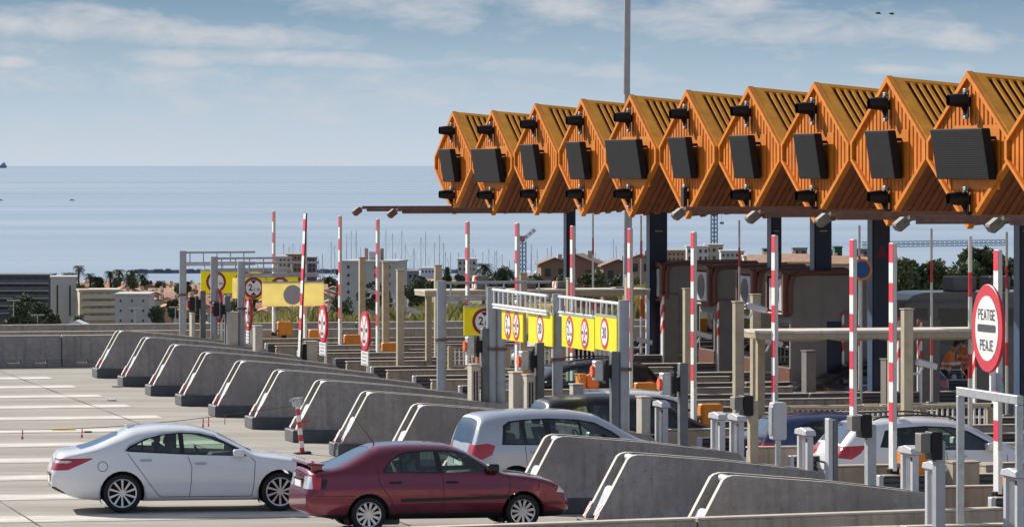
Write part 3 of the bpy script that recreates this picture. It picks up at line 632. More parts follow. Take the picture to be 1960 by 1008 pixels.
# ================================================================ barrier gates
def gate_proto():
    t = thing('barrier_gate', 'x', 'barrier gate', group='raised red and white barrier arms')
    # arm is striped on its broad lane-facing side, bare metal on the edge
    mb = MB(); mb.box(-.03, .03, -.115, .115, .62, 3.7); a = mb.build('arm', 'arm_side', t, bevel=.006)
    MB().box(-.035, -.0305, -.105, .105, .55, 3.69).build('arm_face', 'arm', a)
    MB().box(.0305, .035, -.105, .105, .55, 3.69).build('arm_face', 'arm', a)
    MB().box(-.034, .034, -.118, .118, -.02, .64).build('arm_sleeve', 'white', a, bevel=.006)
    mb = MB()
    for z in (.05, .35, .58):
        for x in (-.02, .02): mb.tube((x, -.119, z), (x, -.13, z), .008, n=6)
    mb.build('bolt', 'steel', a)
    h = MB().box(.13, .55, -.20, .20, -.09, .32).build('housing', 'box_orange', t, bevel=.025)
    MB().box(.125, .13, -.14, .14, -.03, .26).build('service_door', 'box_orange', h)
    MB().box(.11, .126, .02, .05, .05, .07).build('latch', 'steel', h)
    MB().tube((.0, 0, .06), (.14, 0, .06), .05, n=10).build('drive_shaft', 'steel', t, smooth=True)
    MB().box(.28, .40, .0, .3, -.30, -.091).build('support_bracket', 'black', t, bevel=.01)
    MB().box(-.07, .08, -.10, .10, -.10, .02).build('arm_bracket', 'black', t, bevel=.01)
    return t
gp_ = Proto(gate_proto())
gates = [(524, -2, 404), (584, -1, 412), (651, 0, 413), (723, 1, 419), (895, 3, 424), (990, 4, 427), (1096, 5, 432), (1206, 6, 437), (1328, 8, 444), (1483, 9, 450), (1633, 10, 458), (1709, 11, 465), (1910, 12, 478)]
for i, (x, k, yt) in enumerate(gates):
    L, p = at(x, k, -.9); p.z = zat(yt, p.y) - 3.7
    lab = f'raised red and white barrier arm with orange housing, {ORDW[i]} from the far end' if i < 8 else f'raised red and white barrier arm with orange housing, {ORDW[12 - i]} from the near end'
    gp_.put(p, A, lab)
t = thing('barrier_gate', 'slightly leaning striped arm with dark edge beside the grey cabinet', 'barrier gate', group='raised red and white barrier arms')
L, p = at(573, 2); p.z = zat(688, p.y); t.location = p; t.rotation_euler = (0, R(2.4), A)
a = MB().box(-.012, .022, -.15, .15, 0, 3.85).build('arm', 'black', t); MB().box(-.022, -.0125, -.16, .15, .5, 3.84).build('arm_face', 'arm', a); MB().box(-.022, -.0125, -.16, .15, 0, .49).build('arm_sleeve', 'white', a)
MB().box(.08, .32, -.14, .14, -.4, .42).build('drive_box', 'black', t, bevel=.02)
# slim arms at the far side of the canopy
th = thing('slim_barrier_arm', 'x', 'barrier arm', group='slim banded arms beneath the canopy')
MB().tube((0, 0, 0), (0, 0, 3.75), .034, .026, n=8).build('arm', 'thin', th, smooth=True)
MB().box(-.1, .1, -.1, .1, -.55, .06).build('drive_box', 'dkgrey', th, bevel=.01)
th = Proto(th)
for x, k, yb, lab in ((1135, 1, 560, 'behind the nearest gantry of yellow boards'), (1227, 2, 560, 'between the grey mast and wide navy column'), (1415, 4, 580, 'above the tall tan post with white camera'),
                      (1645, 6, 690, 'beside the triangle column'), (1783, 7, 605, 'in front of the pine trees'), (1857, 9, 812, 'standing under the largest canopy module with bold red bands'), (1927, 8, 640, 'rising behind the round toll sign')):
    L, p = at(x, k); p.z = .9; o = th.put(p, A, 'slim upright barrier arm ' + lab)
    o.scale = (1.5, 1.5, 1) if x == 1857 else (1, 1, 1)
# ================================================================ posts with cameras, signals, dispensers, cabinets
def cctv(parent, z, yaw, side=-1):
    m = MB(); m.box(-.20, .22, -.065, .065, .0, .11); m.v = [tuple(Matrix.Rotation(R(yaw), 3, 'Z') @ Matrix.Rotation(R(14), 3, 'Y') @ Vector(v) + Vector((.32, side * .05, z))) for v in m.v]
    c = m.build('camera_housing', 'lav', parent, bevel=.02)
    m = MB(); m.path([(.08, 0, z - .12), (.22, side * .02, z - .12), (.28, side * .04, z)], .025, n=6); m.build('camera_bracket', 'lav', parent)
def tan_post(label, x, k, yt, wpx=None, cam=None, g='tall tan reader posts on the islands'):
    L, p = at(x, k); H = zat(yt, p.y); t = thing('reader_post', label, 'post', (p.x, p.y, 0), A, g)
    MB().box(-.085, .085, -.11, .11, .25, H).build('shaft', 'tan', t, bevel=.012)
    MB().box(-.10, .10, -.125, .125, H, H + .02).build('cap', 'tan', t); MB().box(-.16, .16, -.16, .16, .25, .29).build('base_plate', 'steel', t)
    if cam: cctv(t, zat(cam, p.y), 10)
for lab, x, k, yt, c in (('tan reader post in front of the white town block, farthest', 693, 0, 493, 562), ('tan reader post right of the fourth striped arm', 738, 1, 502, 572), ('tan reader post in front of dark trees', 766, 3, 517, 598), ('tan reader post under the far beige platform end', 838, 2, 508, 580),
                         ('tan reader post behind the tan board back', 1001, 4, 523, None), ('slim tan post behind the arm between yellow boards', 1092, 5, 533, None), ('tan reader post beside the arm left of the reeds strip', 1204, 5, 528, 656), ('tan reader post left of a twin column with camera on top', 1413, 9, 578, 594),
                         ('tan reader post at the end of the near beige platform', 1446, 8, 564, 660), ('tan reader post with white camera between two big striped arms', 1736, 10, 592, 702), ('short tan post left of the third striped bumper pair', 1316, 6, 553, 645)):
    tan_post(lab, x, k, yt, cam=c)
# side-on signals on grey posts
def signal_proto(dark=False):
    t = thing('lane_signal', 'x', 'traffic signal', group='lane signals on grey posts')
    MB().box(-.075, .075, -.09, .09, .25, 2.55).build('shaft', 'dkgrey', t, bevel=.012)
    b = MB().box(-.40, -.24, -.13, .13, 2.00, 2.38).build('signal_box', 'black' if dark else 'steel', t, bevel=.02)
    MB().box(-.2, -.15, -.14, .14, 1.96, 2.40).build('back_plate', 'black', b)
    MB().box(-.16, -.07, -.05, .05, 2.05, 2.3).build('bracket', 'black', t)
    m = MB(); m.tube((-.45, 0, 2.18), (-.40, 0, 2.18), .105, .12, n=18); m.build('lamp_lens', 'sign_dkred' if dark else 'lens', b, smooth=True)
    return t
sp_ = Proto(signal_proto()); spd = Proto(signal_proto(True))
for x, k, yt, lab in ((388, 0, 556, 'grey post with side-on signal beneath the farthest yellow board'), (435, 1, 566, 'grey post with side-on signal left of the second truck sign'), (928, 7, 628, 'grey post with red lensed signal below the frontal yellow board'),
                      (1033, 8, 655, 'grey post with orange lensed signal under a hanging thirty board'), (1176, 9, 672, 'grey post with bright orange lensed signal under the last yellow board'), (1307, 10, 694, 'dark signal with orange lens in front of the black car bonnet')):
    L, p = at(x, k); p.z = zat(yt, p.y) - 2.55; o = (spd if k < 2 else sp_).put(p, A, lab)
def black_signal(label, x, k, yt, y0, y1, xs):
    L, p = at(x, k); t = thing('lane_signal', label, 'traffic signal', (p.x, p.y, 0), A, 'lane signals on grey posts'); s = F / p.y
    H = zat(yt, p.y); MB().box(-.07, .07, -.09, .09, .25, H).build('shaft', 'tan' if x < 1500 else 'steel_paint', t, bevel=.01)
    dx = (xs - x) / s; z0, z1 = zat(y1, p.y), zat(y0, p.y)
    b = MB().box(dx - .02, dx + .15, -.16, .16, z0, z1).build('signal_box', 'black', t, bevel=.015); MB().box(dx - .17, dx - .025, -.14, .14, z0 + .1, z1 - .02).build('signal_hood', 'fin', b, bevel=.01)
    MB().box(dx + .151, -.071, -.06, .06, z0 - .03, z0 + .16).build('bracket', 'black', t)
black_signal('black signal head on tan post beside the pair of twin columns', 1441, 11, 766, 756, 794, 1420)
black_signal('black signal head on grey post in front of the white estate car tail', 1666, 12, 812, 792, 836, 1645)
black_signal('black signal head on pale post left of the galvanised sign frame', 1797, 13, 842, 825, 878, 1778)
# twin detector columns with a pitched cap
def twin_proto():
    t = thing('detector_column', 'x', 'detector column', group='pale twin detector columns')
    for y in (.24, -.24): MB().box(-.05, .05, y - .06, y + .06, .25, 1.58).build('upright', 'lav', t, bevel=.008)
    m = MB()
    for i in range(4): m.box(-.012, .012, -.15 + i * .085, -.125 + i * .085, .26, 1.56)
    m.build('sensor_bars', 'steel', t)
    MB().prism([(-.35, 1.585), (.35, 1.585), (.31, 1.67), (0, 1.71), (-.31, 1.67)], -.085, .085, axes='yz').build('cap', 'lav', t, bevel=.01)
    MB().box(-.056, -.051, -.28, -.20, 1.48, 1.55).build('sensor_eye', 'black', t)
    return t
tp_ = Proto(twin_proto())
for x, k, yt, lab in ((1266, 9, 764, 'in front of the black car window'), (1374, 10, 786, 'right of the orange housing, alone'), (1410, 10, 789, 'beside the black signal head'), (1541, 11, 816, 'left of the white estate car'),
         (1741, 12, 850, 'in front of the white estate car door'), (1789, 12.75, 880, 'below the rightmost black signal head'), (1940, 13, 893, 'behind the right leg of the sign frame')):
    L, p = at(x, k); p.z = zat(yt, p.y) - 1.72; tp_.put(p, A, 'pale twin detector column ' + lab)
def cabinet(label, x0, x1, yt, k, yb=None, m='box_tan', dep=.4, slots=0, cat='cabinet', name='service_cabinet', dv=0, ped=True):
    L, p = at((x0 + x1) / 2, k, dv); s = F / p.y; wu = (x1 - x0) / s - .2316 * dep * .6; wu = max(wu, .1); H = zat(yt, p.y); zb = zat(yb, p.y) if yb else .25
    t = thing(name, label, cat, (p.x, p.y, 0), A, 'roadside equipment cabinets')
    b = MB().box(-wu / 2, wu / 2, -dep / 2, dep / 2, zb, H).build('cabinet_body', m, t, bevel=.015)
    MB().box(-wu / 2 - .015, wu / 2 + .015, -dep / 2 - .015, dep / 2 + .015, H, H + .025).build('lid', m, t)
    for i in range(slots): x = -wu / 2 + wu * (i + 1) / (slots + 1); MB().box(x - .018, x + .018, -dep / 2 - .004, -dep / 2 - .001, .3, H - .12).build('slot', 'ink', b)
    if not slots: MB().box(-wu / 2 + .03, wu / 2 - .03, -dep / 2 - .006, -dep / 2 - .001, zb + .05, H - .06).build('door', m, b)
    if yb and ped: MB().box(-.06, .06, -.06, .06, .2, zb).build('pedestal', 'steel', t)
    return t
cabinet('small tan cabinet beside the second gantry post', 364, 372, 600, 0)
cabinet('tan cabinet between the two truck signs, wide', 430, 456, 598, 1)
cabinet('narrow stone grey cabinet left of the leaning arm', 484, 502, 624, 2)
cabinet('hanging light grey cabinet right of the leaning arm', 583, 607, 654, 2, yb=691)
cabinet('tall slotted stone cabinet left of the double gantry post', 896, 917, 698, 7, slots=2)
cabinet('plain stone cabinet below the thirty board', 975, 999, 713, 7.9)
cabinet('slotted stone cabinet beside the plain one', 1001, 1023, 718, 8, slots=2)
cabinet('stone cabinet standing in front of the black car window', 1220, 1243, 760, 9)
cabinet('low tan cabinet below the bright orange flap', 1091, 1116, 736, 8.3, dep=.3)
cabinet('low tan counter unit right of the sign frame leg, larger', 1812, 1872, 884, 11.3, m='conc_beige')
cabinet('low tan counter unit behind the nearest striped arm', 1876, 1916, 890, 11.1, m='conc_beige')
cabinet('orange cabinet with open flap beside the sixth arm', 1103, 1120, 717, 6.5, yb=744, m='box_orange')
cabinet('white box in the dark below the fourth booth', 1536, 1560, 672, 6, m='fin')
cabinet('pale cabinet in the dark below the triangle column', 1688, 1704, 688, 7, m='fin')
L, p = at(1591, 11.3); t = thing('sensor_column', 'slim glassy grey column at the tail of the white estate car', 'detector column', (p.x, p.y, 0), A)
zc_ = zat(800, p.y); MB().box(-.075, -.005, -.11, .11, .25, zc_).build('pale_half', 'lav', t, bevel=.01); MB().box(.0, .085, -.11, .11, .25, zc_ - .02).build('dark_half', 'dkgrey', t, bevel=.01)
# open flap
L, p = at(1131, 6.5); t = thing('open_flap', 'bright orange hinged flap standing open on an orange cabinet', 'flap', (p.x, p.y, zat(742, p.y)), A)
MB().prism([(-.12, .02), (.14, 0), (.16, .10), (.02, .33), (-.16, .24)], -.16, .10).build('flap_panel', mat('vivid_orange', (.88, .17, .01), .35), t, bevel=.03); MB().tube((-.1, -.17, .27), (.0, -.17, .33), .02, n=6).build('handle', 'steel', t)
# rounded speaker box on a post
L, p = at(1489, 11); t = thing('speaker_box', 'rounded pale box on a post in front of the blue car', 'speaker box', (p.x, p.y, 0), A)
z0, z1 = zat(841, p.y), zat(769, p.y); b = MB().box(-.12, .12, -.13, .13, z0, z1).build('box_body', 'lav', t, bevel=.045, seg=3); MB().box(-.135, -.121, -.09, .09, z0 + .08, z1 - .08).build('front_grille', 'steel', b); MB().box(-.04, .04, -.04, .04, .25, z0).build('shaft', 'steel', t)
# long beige platforms on the tan posts
def platform(label, x0, x1, y0, k, th=.2):
    L0, p0 = at(x0, k, -.1); L1, p1 = at(x1, k, -.1); zt = zat(y0, p0.y); t = thing('sensor_platform', label, 'platform', lp(k, L0), A, 'long beige platforms over the islands')
    ln = L1 - L0; MB().box(0, ln, -.55, .75, zt - .03, zt + .02).build('deck_plate', 'conc_edge', t)
    MB().box(.01, ln - .01, -.54, .74, zt - .14, zt - .032).build('edge_beam', 'tan', t, bevel=.01)
    mb = MB()
    for i in range(4): x = ln * (.2 + .2 * i); mb.prism([(x - .6, zt - .142), (x + .6, zt - .142), (x + .25, zt - .19), (x - .25, zt - .19)], -.2, .2)
    mb.build('underside_rib', 'tan', t)
    for x in (.35, ln * .62): MB().box(x - .07, x + .07, .55, .70, .25, zt - .14).build('leg', 'tan', t)
    return t, zt, ln
t1, z1, l1 = platform('long beige platform level with the round toll sign', 1442, 1905, 634, 9)
t2, z2, l2 = platform('long beige platform behind the frontal yellow board', 806, 1236, 556, 3)
for i, (x, yt, wd) in enumerate(((921, 527, 17), (1011, 533, 17), (1075, 538, 16), (1186, 549, 18))):
    L, p = at(x, 3, .1); bz = z2 + .02; t = thing('signal_cabinet', 'dark signal cabinet standing on the far beige platform, ' + ORDW[i] + ' from its free end', 'signal box', (p.x, p.y, bz), A, 'dark boxes on the far platform')
    h = zat(yt, p.y) - bz; MB().box(-.16, .16, -.2, .2, 0, h).build('box_body', 'fin', t, bevel=.015); MB().box(-.2, -.161, -.19, .19, .02, h - .01).build('striped_edge', 'fin_edge', t)
# railings with white bars
def railing(label, x0, x1, yt, k, dv=0):
    L0, p0 = at(x0, k, dv); L1, p1 = at(x1, k, dv); zt = zat(yt, p0.y); t = thing('bar_railing', label, 'railing', (p0.x, p0.y, 0), A); ln = L1 - L0
    MB().box(0, ln, -.05, .05, zt - .06, zt).build('top_rail', 'conc_beige', t); MB().box(0, ln, -.05, .05, zt - .50, zt - .45).build('bottom_rail', 'conc_beige', t)
    mb = MB(); x = .1
    while x < ln: mb.box(x, x + .035, -.015, .015, zt - .45, zt - .06); x += .11
    mb.build('bars', 'white', t)
    for i in range(4): x = ln * i / 3; MB().box(x - .06, x + .06, -.06, .06, .25, zt - .061 if i else zt + .03).build('post', 'conc_beige', t)
railing('white barred railing behind the yellow boards', 862, 1185, 664, 3.35)
railing('white barred railing behind the white estate car', 1505, 1895, 779, 8.45)
MT['flood'] = mat('weathered_lamp_metal', (.17, .15, .13), .5, .2, var=.2, scale=12)
# floodlights on long brown outriggers under the canopy
def flood(label, mi, x, y):
    k, L, p = MODP[mi]; D0 = p.y - .7; xx = x; base = lp(k, Lat(x, k)); base.z = zat(y, base.y)
    t = thing('floodlight', label, 'floodlight', base, A, 'floodlights on brown arms under the canopy')
    ln = (L - Lat(x, k)) + 2.2
    mb = MB(); mb.box(.16, ln, -.05, .05, .06, .15); mb.box(.30, ln, -.035, .035, -.01, .058); mb.build('outrigger_arm', 'rust', t)
    m = MB(); m.box(-.13, .13, -.15, .15, -.09, .08); m.v = [tuple(Matrix.Rotation(R(-38), 3, 'Y') @ Vector(v)) for v in m.v]
    h = m.build('lamp_head', 'rust' if mi < 2 else 'flood', t, bevel=.03)
    m = MB(); m.box(-.11, .11, -.13, .13, -.098, -.091); m.v = [tuple(Matrix.Rotation(R(-38), 3, 'Y') @ Vector(v)) for v in m.v]; m.build('lamp_glass', 'sign_grey', h)
    m = MB(); m.tube((.02, -.165, .02), (.18, -.165, .10), .02, n=6); m.tube((.02, .165, .02), (.18, .165, .10), .02, n=6); m.box(.12, .22, -.18, .18, .07, .12); m.build('yoke', 'flood', t)
for mi, x, y, lab in ((0, 683, 404, 'farthest, sticking out over the sea'), (1, 750, 408, 'second, sticking out over the sea below the first'), (7, 1298, 409, 'beside the wide navy column top'), (8, 1440, 415, 'right of the crane tower'),
                      (9, 1574, 420, 'below the eighth diamond'), (10, 1724, 428, 'left of the largest diamond tip')):
    flood('grey floodlight on a long brown arm, ' + lab, mi, x, y)
MODP.append((10.5, MODP[10][1] + .1, lp(10.5, MODP[10][1] + .1)))
flood('grey floodlight on a long brown arm, nearest the picture edge', 11, 1903, 430)
# ================================================================ round signs, yellow boards, gantries
def ring_geo(r0, r1, n=40):
    vs = [(r0 * math.cos(2 * math.pi * i / n), r0 * math.sin(2 * math.pi * i / n)) for i in range(n)] + [(r1 * math.cos(2 * math.pi * i / n), r1 * math.sin(2 * math.pi * i / n)) for i in range(n)]
    return vs, [(i, (i + 1) % n, n + (i + 1) % n, n + i) for i in range(n)]
def plate(mb, poly, z0, z1): mb.prism(poly, z0, z1, axes='xy'); return mb
def circ(r, n=40, cx=0, cy=0): return [(cx + r * math.cos(2 * math.pi * i / n), cy + r * math.sin(2 * math.pi * i / n)) for i in range(n)]
def glyphs(mb, txt, size, cx, cy, z, sx=1.0):
    v, f = text_geo(txt, size); mb.add([(cx + a * sx, cy + b, z) for a, b, c in v], f); return mb
STK = {'P': ([[(0, 0), (0, 1), (.38, 1), (.52, .93), (.58, .76), (.52, .59), (.38, .50), (0, .50)]], .58), 'E': ([[(.52, 0), (0, 0), (0, 1), (.52, 1)], [(0, .52), (.44, .52)]], .52), 'A': ([[(0, 0), (.32, 1), (.64, 0)], [(.11, .30), (.53, .30)]], .64),
       'T': ([[(0, 1), (.60, 1)], [(.30, 1), (.30, 0)]], .60), 'G': ([[(.58, .82), (.46, .98), (.30, 1), (.10, .92), (0, .68), (0, .32), (.10, .08), (.30, 0), (.48, .04), (.58, .16), (.58, .46), (.34, .46)]], .58), 'J': ([[(.36, 1), (.36, .20), (.28, .04), (.14, 0), (0, .08)]], .36)}
def strokes(mb, txt, hgt, cx, cy, z, wd=.145, gap=.28):
    tot = sum(STK[c][1] + gap for c in txt) - gap; x = -tot / 2
    for c in txt:
        for line in STK[c][0]:
            for (x0, y0), (x1, y1) in zip(line, line[1:]):
                l = math.hypot(x1 - x0, y1 - y0); ux, uy = (x1 - x0) / l * wd * .42, (y1 - y0) / l * wd * .42; nx, ny = -(y1 - y0) / l * wd / 2, (x1 - x0) / l * wd / 2
                mb.add([(cx + (x + a) * hgt, cy + (b - .5) * hgt, z + .0004 * len(mb.f) / 4) for a, b in ((x0 - ux + nx, y0 - uy + ny), (x1 + ux + nx, y1 + uy + ny), (x1 + ux - nx, y1 + uy - ny), (x0 - ux - nx, y0 - uy - ny))], [(3, 2, 1, 0)])
        x += STK[c][1] + gap
    return mb
def truck_geo(mb, cx, cy, s, z, flip=1):
    for x0, x1, y0, y1 in ((-.5, .18, -.12, .32), (.22, .5, -.12, .18)): 
        a, b = sorted((cx + flip * x0 * s, cx + flip * x1 * s)); mb.add([(a, cy + y0 * s, z), (b, cy + y0 * s, z), (b, cy + y1 * s, z), (a, cy + y1 * s, z)], [(0, 1, 2, 3)])
    for x in (-.3, .3): mb.add([(cx + x * s * flip + .1 * s * math.cos(q * .785), cy - .17 * s + .1 * s * math.sin(q * .785), z) for q in range(8)], [tuple(range(8))])
def disc(parent, cx, cy, r, kind, z=0.0, red='sign_red', thick=.004):
    d = plate(MB(), circ(r, 44, cx, cy), z, z + thick).build('sign_disc', 'sign_grey' if kind == 'blank' else red, parent)
    if kind == 'blank': return d
    zi = z + thick + .003; wr = r * .76
    plate(MB(), circ(wr, 40, cx, cy), z + thick - .001, zi).build('white_field', 'sign_white', d)
    zt = zi + .003; m = MB()
    if kind == 'height':
        glyphs(m, '2', r * .86, cx - r * .30, cy + r * .02, zt); glyphs(m, '.1 m', r * .44, cx + r * .26, cy - r * .14, zt)
        for sg in (1, -1): m.add([(cx - r * .30, cy + sg * wr * .93, zt), (cx + r * .30, cy + sg * wr * .93, zt), (cx, cy + sg * wr * .50, zt)], [(0, 1, 2)])
        m.build('lettering', 'ink', d, recalc=False)
    elif kind == 'speed': glyphs(m, '30', r * 1.0, cx, cy, zt).build('lettering', 'ink', d, recalc=False)
    elif kind == 'truck':
        mx = MB()
        for sg in (1, -1):
            a = math.radians(58); dx, dy = math.cos(a) * wr, math.sin(a) * wr * sg; nx, ny = -dy / wr * r * .045, dx / wr * r * .045
            zz = zt + .001 * (sg + 1); mx.add([(cx - dx + nx, cy - dy + ny, zz), (cx + dx + nx, cy + dy + ny, zz), (cx + dx - nx, cy + dy - ny, zz), (cx - dx - nx, cy - dy - ny, zz)], [(0, 1, 2, 3)])
        mx.build('red_cross', red, d, recalc=False)
        truck_geo(m, cx - r * .48, cy + .02 * r, r * .42, zt); truck_geo(m, cx + r * .48, cy + .02 * r, r * .42, zt, -1)
        m.add([(cx + a * r, cy + b * r, zt) for a, b in ((-.20, -.58), (.20, -.58), (.17, -.47), (.08, -.44), (-.08, -.44), (-.17, -.47))], [tuple(range(6))])
        for x in (-.12, .12): m.add([(cx + x * r + .05 * r * math.cos(q * .785), cy - .60 * r + .05 * r * math.sin(q * .785), zt) for q in range(8)], [tuple(range(8))])
        m.build('truck_symbol', 'ink', d, recalc=False)
    return d
# round no-truck signs on posts with a small plate of text beneath
def truck_sign(label, x, y, ry, k, plate_y, yaw):
    L, p = at(x, k); D = p.y; r = ry / F * D; zc = zat(y, D); h = rotz(-V, R(yaw)); M4 = sign_matrix((p.x, p.y, zc), h)
    t = thing('truck_sign', label, 'road sign', matrix=M4, group='round no-truck signs on posts')
    plate(MB(), circ(r, 44), -.05, 0).build('rim_plate', 'sign_red', t); disc(t, 0, 0, r * .995, 'truck', .002)
    y0, y1 = zat(plate_y[1], D) - zc, zat(plate_y[0], D) - zc; wq = r * .72
    b = plate(MB(), [(-wq, y0), (wq, y0), (wq, y1), (-wq, y1)], -.03, 0).build('text_plate', 'sign_white', t)
    m = MB(); n = 4
    for i in range(n):
        yy = y1 - (y1 - y0) * (i + .6) / n; m.add([(-wq * (.75 - .1 * (i % 2)), yy - .022, .004), (wq * (.75 - .12 * (i % 3)), yy - .022, .004), (wq * (.75 - .12 * (i % 3)), yy + .02, .004), (-wq * (.75 - .1 * (i % 2)), yy + .02, .004)], [(0, 1, 2, 3)])
    m.build('small_print', 'sign_grey', b, recalc=False)
    MB().tube((0, -zc + .25, -.085), (0, r * .8, -.085), .035, n=10).build('post', 'white', t, smooth=True)
for lab, x, y, ry, k, py, yw in (('round no-truck sign in front of the first gantry post, farthest', 418, 585, 32, 0, (618, 642), 0), ('round no-truck sign right of the third gantry post', 475, 600, 32, 1, (633, 658), 0), ('round no-truck sign beside the hanging grey cabinet', 617, 619, 36, 3, (655, 680), 2),
                                 ('round no-truck sign left of the fourth orange housing, nearest', 697.5, 633, 38, 4, (672, 699), 2)):
    truck_sign(lab, x, y, ry, k, py, yw)
# gantries
def gantry(label, x, k, ytop, h=None, ln=0.0, segs=1, posts=1, yaw=0.0):
    L, p = at(x, k); H = zat(ytop, p.y); t = thing('height_gantry', label, 'gantry', (p.x, p.y, 0), 0, 'grey gantry posts with ladder beams')
    for i in range(posts):
        q = U * (.19 * i); a = MB(); r = .105; a.tube((q.x, q.y, .25), (q.x, q.y, H), r, n=14); a.build('post', 'steel_paint', t, smooth=True)
        MB().tube((q.x, q.y, H - 1.32), (q.x, q.y, H - 1.26), .15, n=14).build('collar', 'rust', t)
    if h is not None:
        h = rotz(h, R(yaw)); n = h.cross(Z); x0 = .10
        for i in range(segs):
            a0, a1 = x0 + (ln - x0) * i / segs, x0 + (ln - x0) * (i + 1) / segs - (.05 if i < segs - 1 else 0)
            m = MB()
            for zz, rr in ((H - .05, .03), (H - .36, .03), (H - .42, .022)): m.tube(h * a0 + Z * zz, h * a1 + Z * zz, rr, n=8)
            q = a0 + .12
            while q < a1: m.tube(h * q + Z * (H - .36), h * q + Z * (H - .05), .018, n=6); q += .42
            m.build('ladder_beam', 'white' if h.dot(V) < -.5 else 'steel_paint', t, smooth=True)
    return p, H
def board(label, p, h, off, u0, u1, z0, z1, discs, back=False, wires=None, yaw=0.0, m=None, cream=None):
    """board hanging from a beam: u0..u1 metres along h from p"""
    hh = rotz(h, R(yaw)); n = hh.cross(Z); o = p + hh * u0 + n * off; M4 = sign_matrix((o.x, o.y, z0), hh); wd, ht = u1 - u0, z1 - z0
    t = thing('hanging_board', label, 'sign board', matrix=M4, group='boards hanging from the gantries')
    plate(MB(), [(0, 0), (wd, 0), (wd, ht), (0, ht)], -.03, 0).build('board_plate', m or ('board_back' if back else 'yellow'), t)
    if cream: plate(MB(), [(-cream, .01), (-.004, .01), (-.004, ht - .01), (-cream, ht - .01)], -.03, 0).build('cream_end_panel', 'board_back', t)
    for cx, cy, r, kd, rd in discs: disc(t, cx, cy, r, kd, .003, rd)
    plate(MB(), [(0, ht), (wd, ht), (wd, ht + .04), (0, ht + .04)], -.04, .01).build('top_rail', 'steel', t)
    for f in (.06, .36, .66, .94): MB().path([(wd * f, ht + .03, -.015), (wd * f + .015, ht + .1, -.015), (wd * f - .01, ht + .17, -.015)], .010, n=4).build('hook', 'dkgrey', t)
def frontal(gl, x, k, ytop, bl, bx0, bx1, by0, by1, discs, lab, back=False, hx=1495, cream=None, yaw=9, off=.06):
    p, H = gantry(gl, x, k, ytop, U, bl, 1, 1, yaw=yaw)
    s = F / p.y; hx_ = rotz(U, R(yaw)).x
    u0, u1 = (bx0 - x) / s / hx_, (bx1 - x) / s / hx_
    z1, z0 = H - .60, H - .60 - (by1 - by0) / s
    ds = [((cx - bx0) / s / hx_, (by1 - cy) / s, r / s, kd, 'sign_dkred') for cx, cy, r, kd in discs]
    board(lab, Vector((p.x, p.y, 0)), U, off, u0, u1, z0, z1, ds, back, yaw=yaw, cream=cream)
    return p, H
frontal('gantry with swung-open beam, farthest in front of the sea', 350, -1, 480, 2.25, 382, 495, 502, 545, [(410, 523, 20, 'height'), (463, 523, 20, 'truck')], 'yellow height limit board on the farthest gantry', off=.09)
frontal('gantry with swung-open beam, second of the far group', 410, 0, 491, 2.35, 452, 566, 517, 558, [(482, 537, 20.5, 'height'), (532, 537, 20.5, 'truck')], 'yellow height limit board with two point one metres facing us fully', cream=.14)
frontal('gantry with swung-open beam carrying the cream board back', 462, 1, 500, 2.25, 500, 616, 523, 568, [(557, 546, 19, 'blank')], 'cream board back with a plain grey disc', back=True)
p6, H6 = frontal('gantry with swung-open beam left of the frontal yellow board', 845, 6, 537, 2.6, 892, 1004, 568, 622, [(931, 595, 25.5, 'height'), (985, 595, 25, 'truck')], 'large frontal yellow board behind the double gantry post', off=-.12)
L, p = at(1003, 6); 
board('cream board back behind the hanging yellow boards', Vector((p.x, p.y, 0)), U, .02, 0.05, .62, zat(640, p.y), zat(580, p.y), [], back=True)
for gl, x, k, yt, pst, segs in (('double gantry post carrying a beam across the lane, left of the hanging boards', 941, 7, 549, 2, 2), ('gantry post between the two pairs of hanging yellow boards', 1067, 8, 562, 1, 2)):
    gantry(gl, x, k, yt, -V, 4.85, segs, pst)
gantry('gantry post at the right end of the hanging yellow boards', 1194, 9, 574)
def lateral(label, x0, x1, yl0, yl1, k, discs, yaw=0.0, hx=None):
    """board across a lane; x0..x1 photo columns along the beam from post k"""
    o = lp(k, 3.5 if hx is None else hx)
    def along(x):
        # metres along -V from o whose column is x
        t = (x - 980) / F; return (t * o.y - o.x) / ((-V).x - t * (-V).y)
    u0, u1 = along(x0), along(x1); pt = o - V * u0; s = F / pt.y; z1, z0 = zat(yl0, pt.y), zat(yl1, pt.y)
    wd = u1 - u0; board(label, o, -V, .05, u0, u1, z0, z1, [(f * wd, (z1 - z0) * .5, r, kd, 'sign_red') for f, r, kd in discs], yaw=0)
g7 = Lat(949, 7); g8 = Lat(1067, 8)
lateral('yellow hanging board with height limit and no-truck discs, narrow far one', 965, 1005, 591, 648, 7, [(.30, .295, 'height'), (.70, .295, 'truck')], hx=g7)
lateral('yellow hanging board with a single thirty disc, left of the middle gantry post', 1016, 1062, 596, 656, 7, [(.50, .29, 'speed')], hx=g7)
lateral('yellow hanging board with height limit and no-truck discs, large near one', 1080, 1142, 601, 662, 8, [(.25, .30, 'height'), (.72, .30, 'truck')], hx=g8)
lateral('yellow hanging board with a single thirty disc at the right gantry post', 1144, 1185, 603, 667, 8, [(.45, .30, 'speed')], hx=g8)
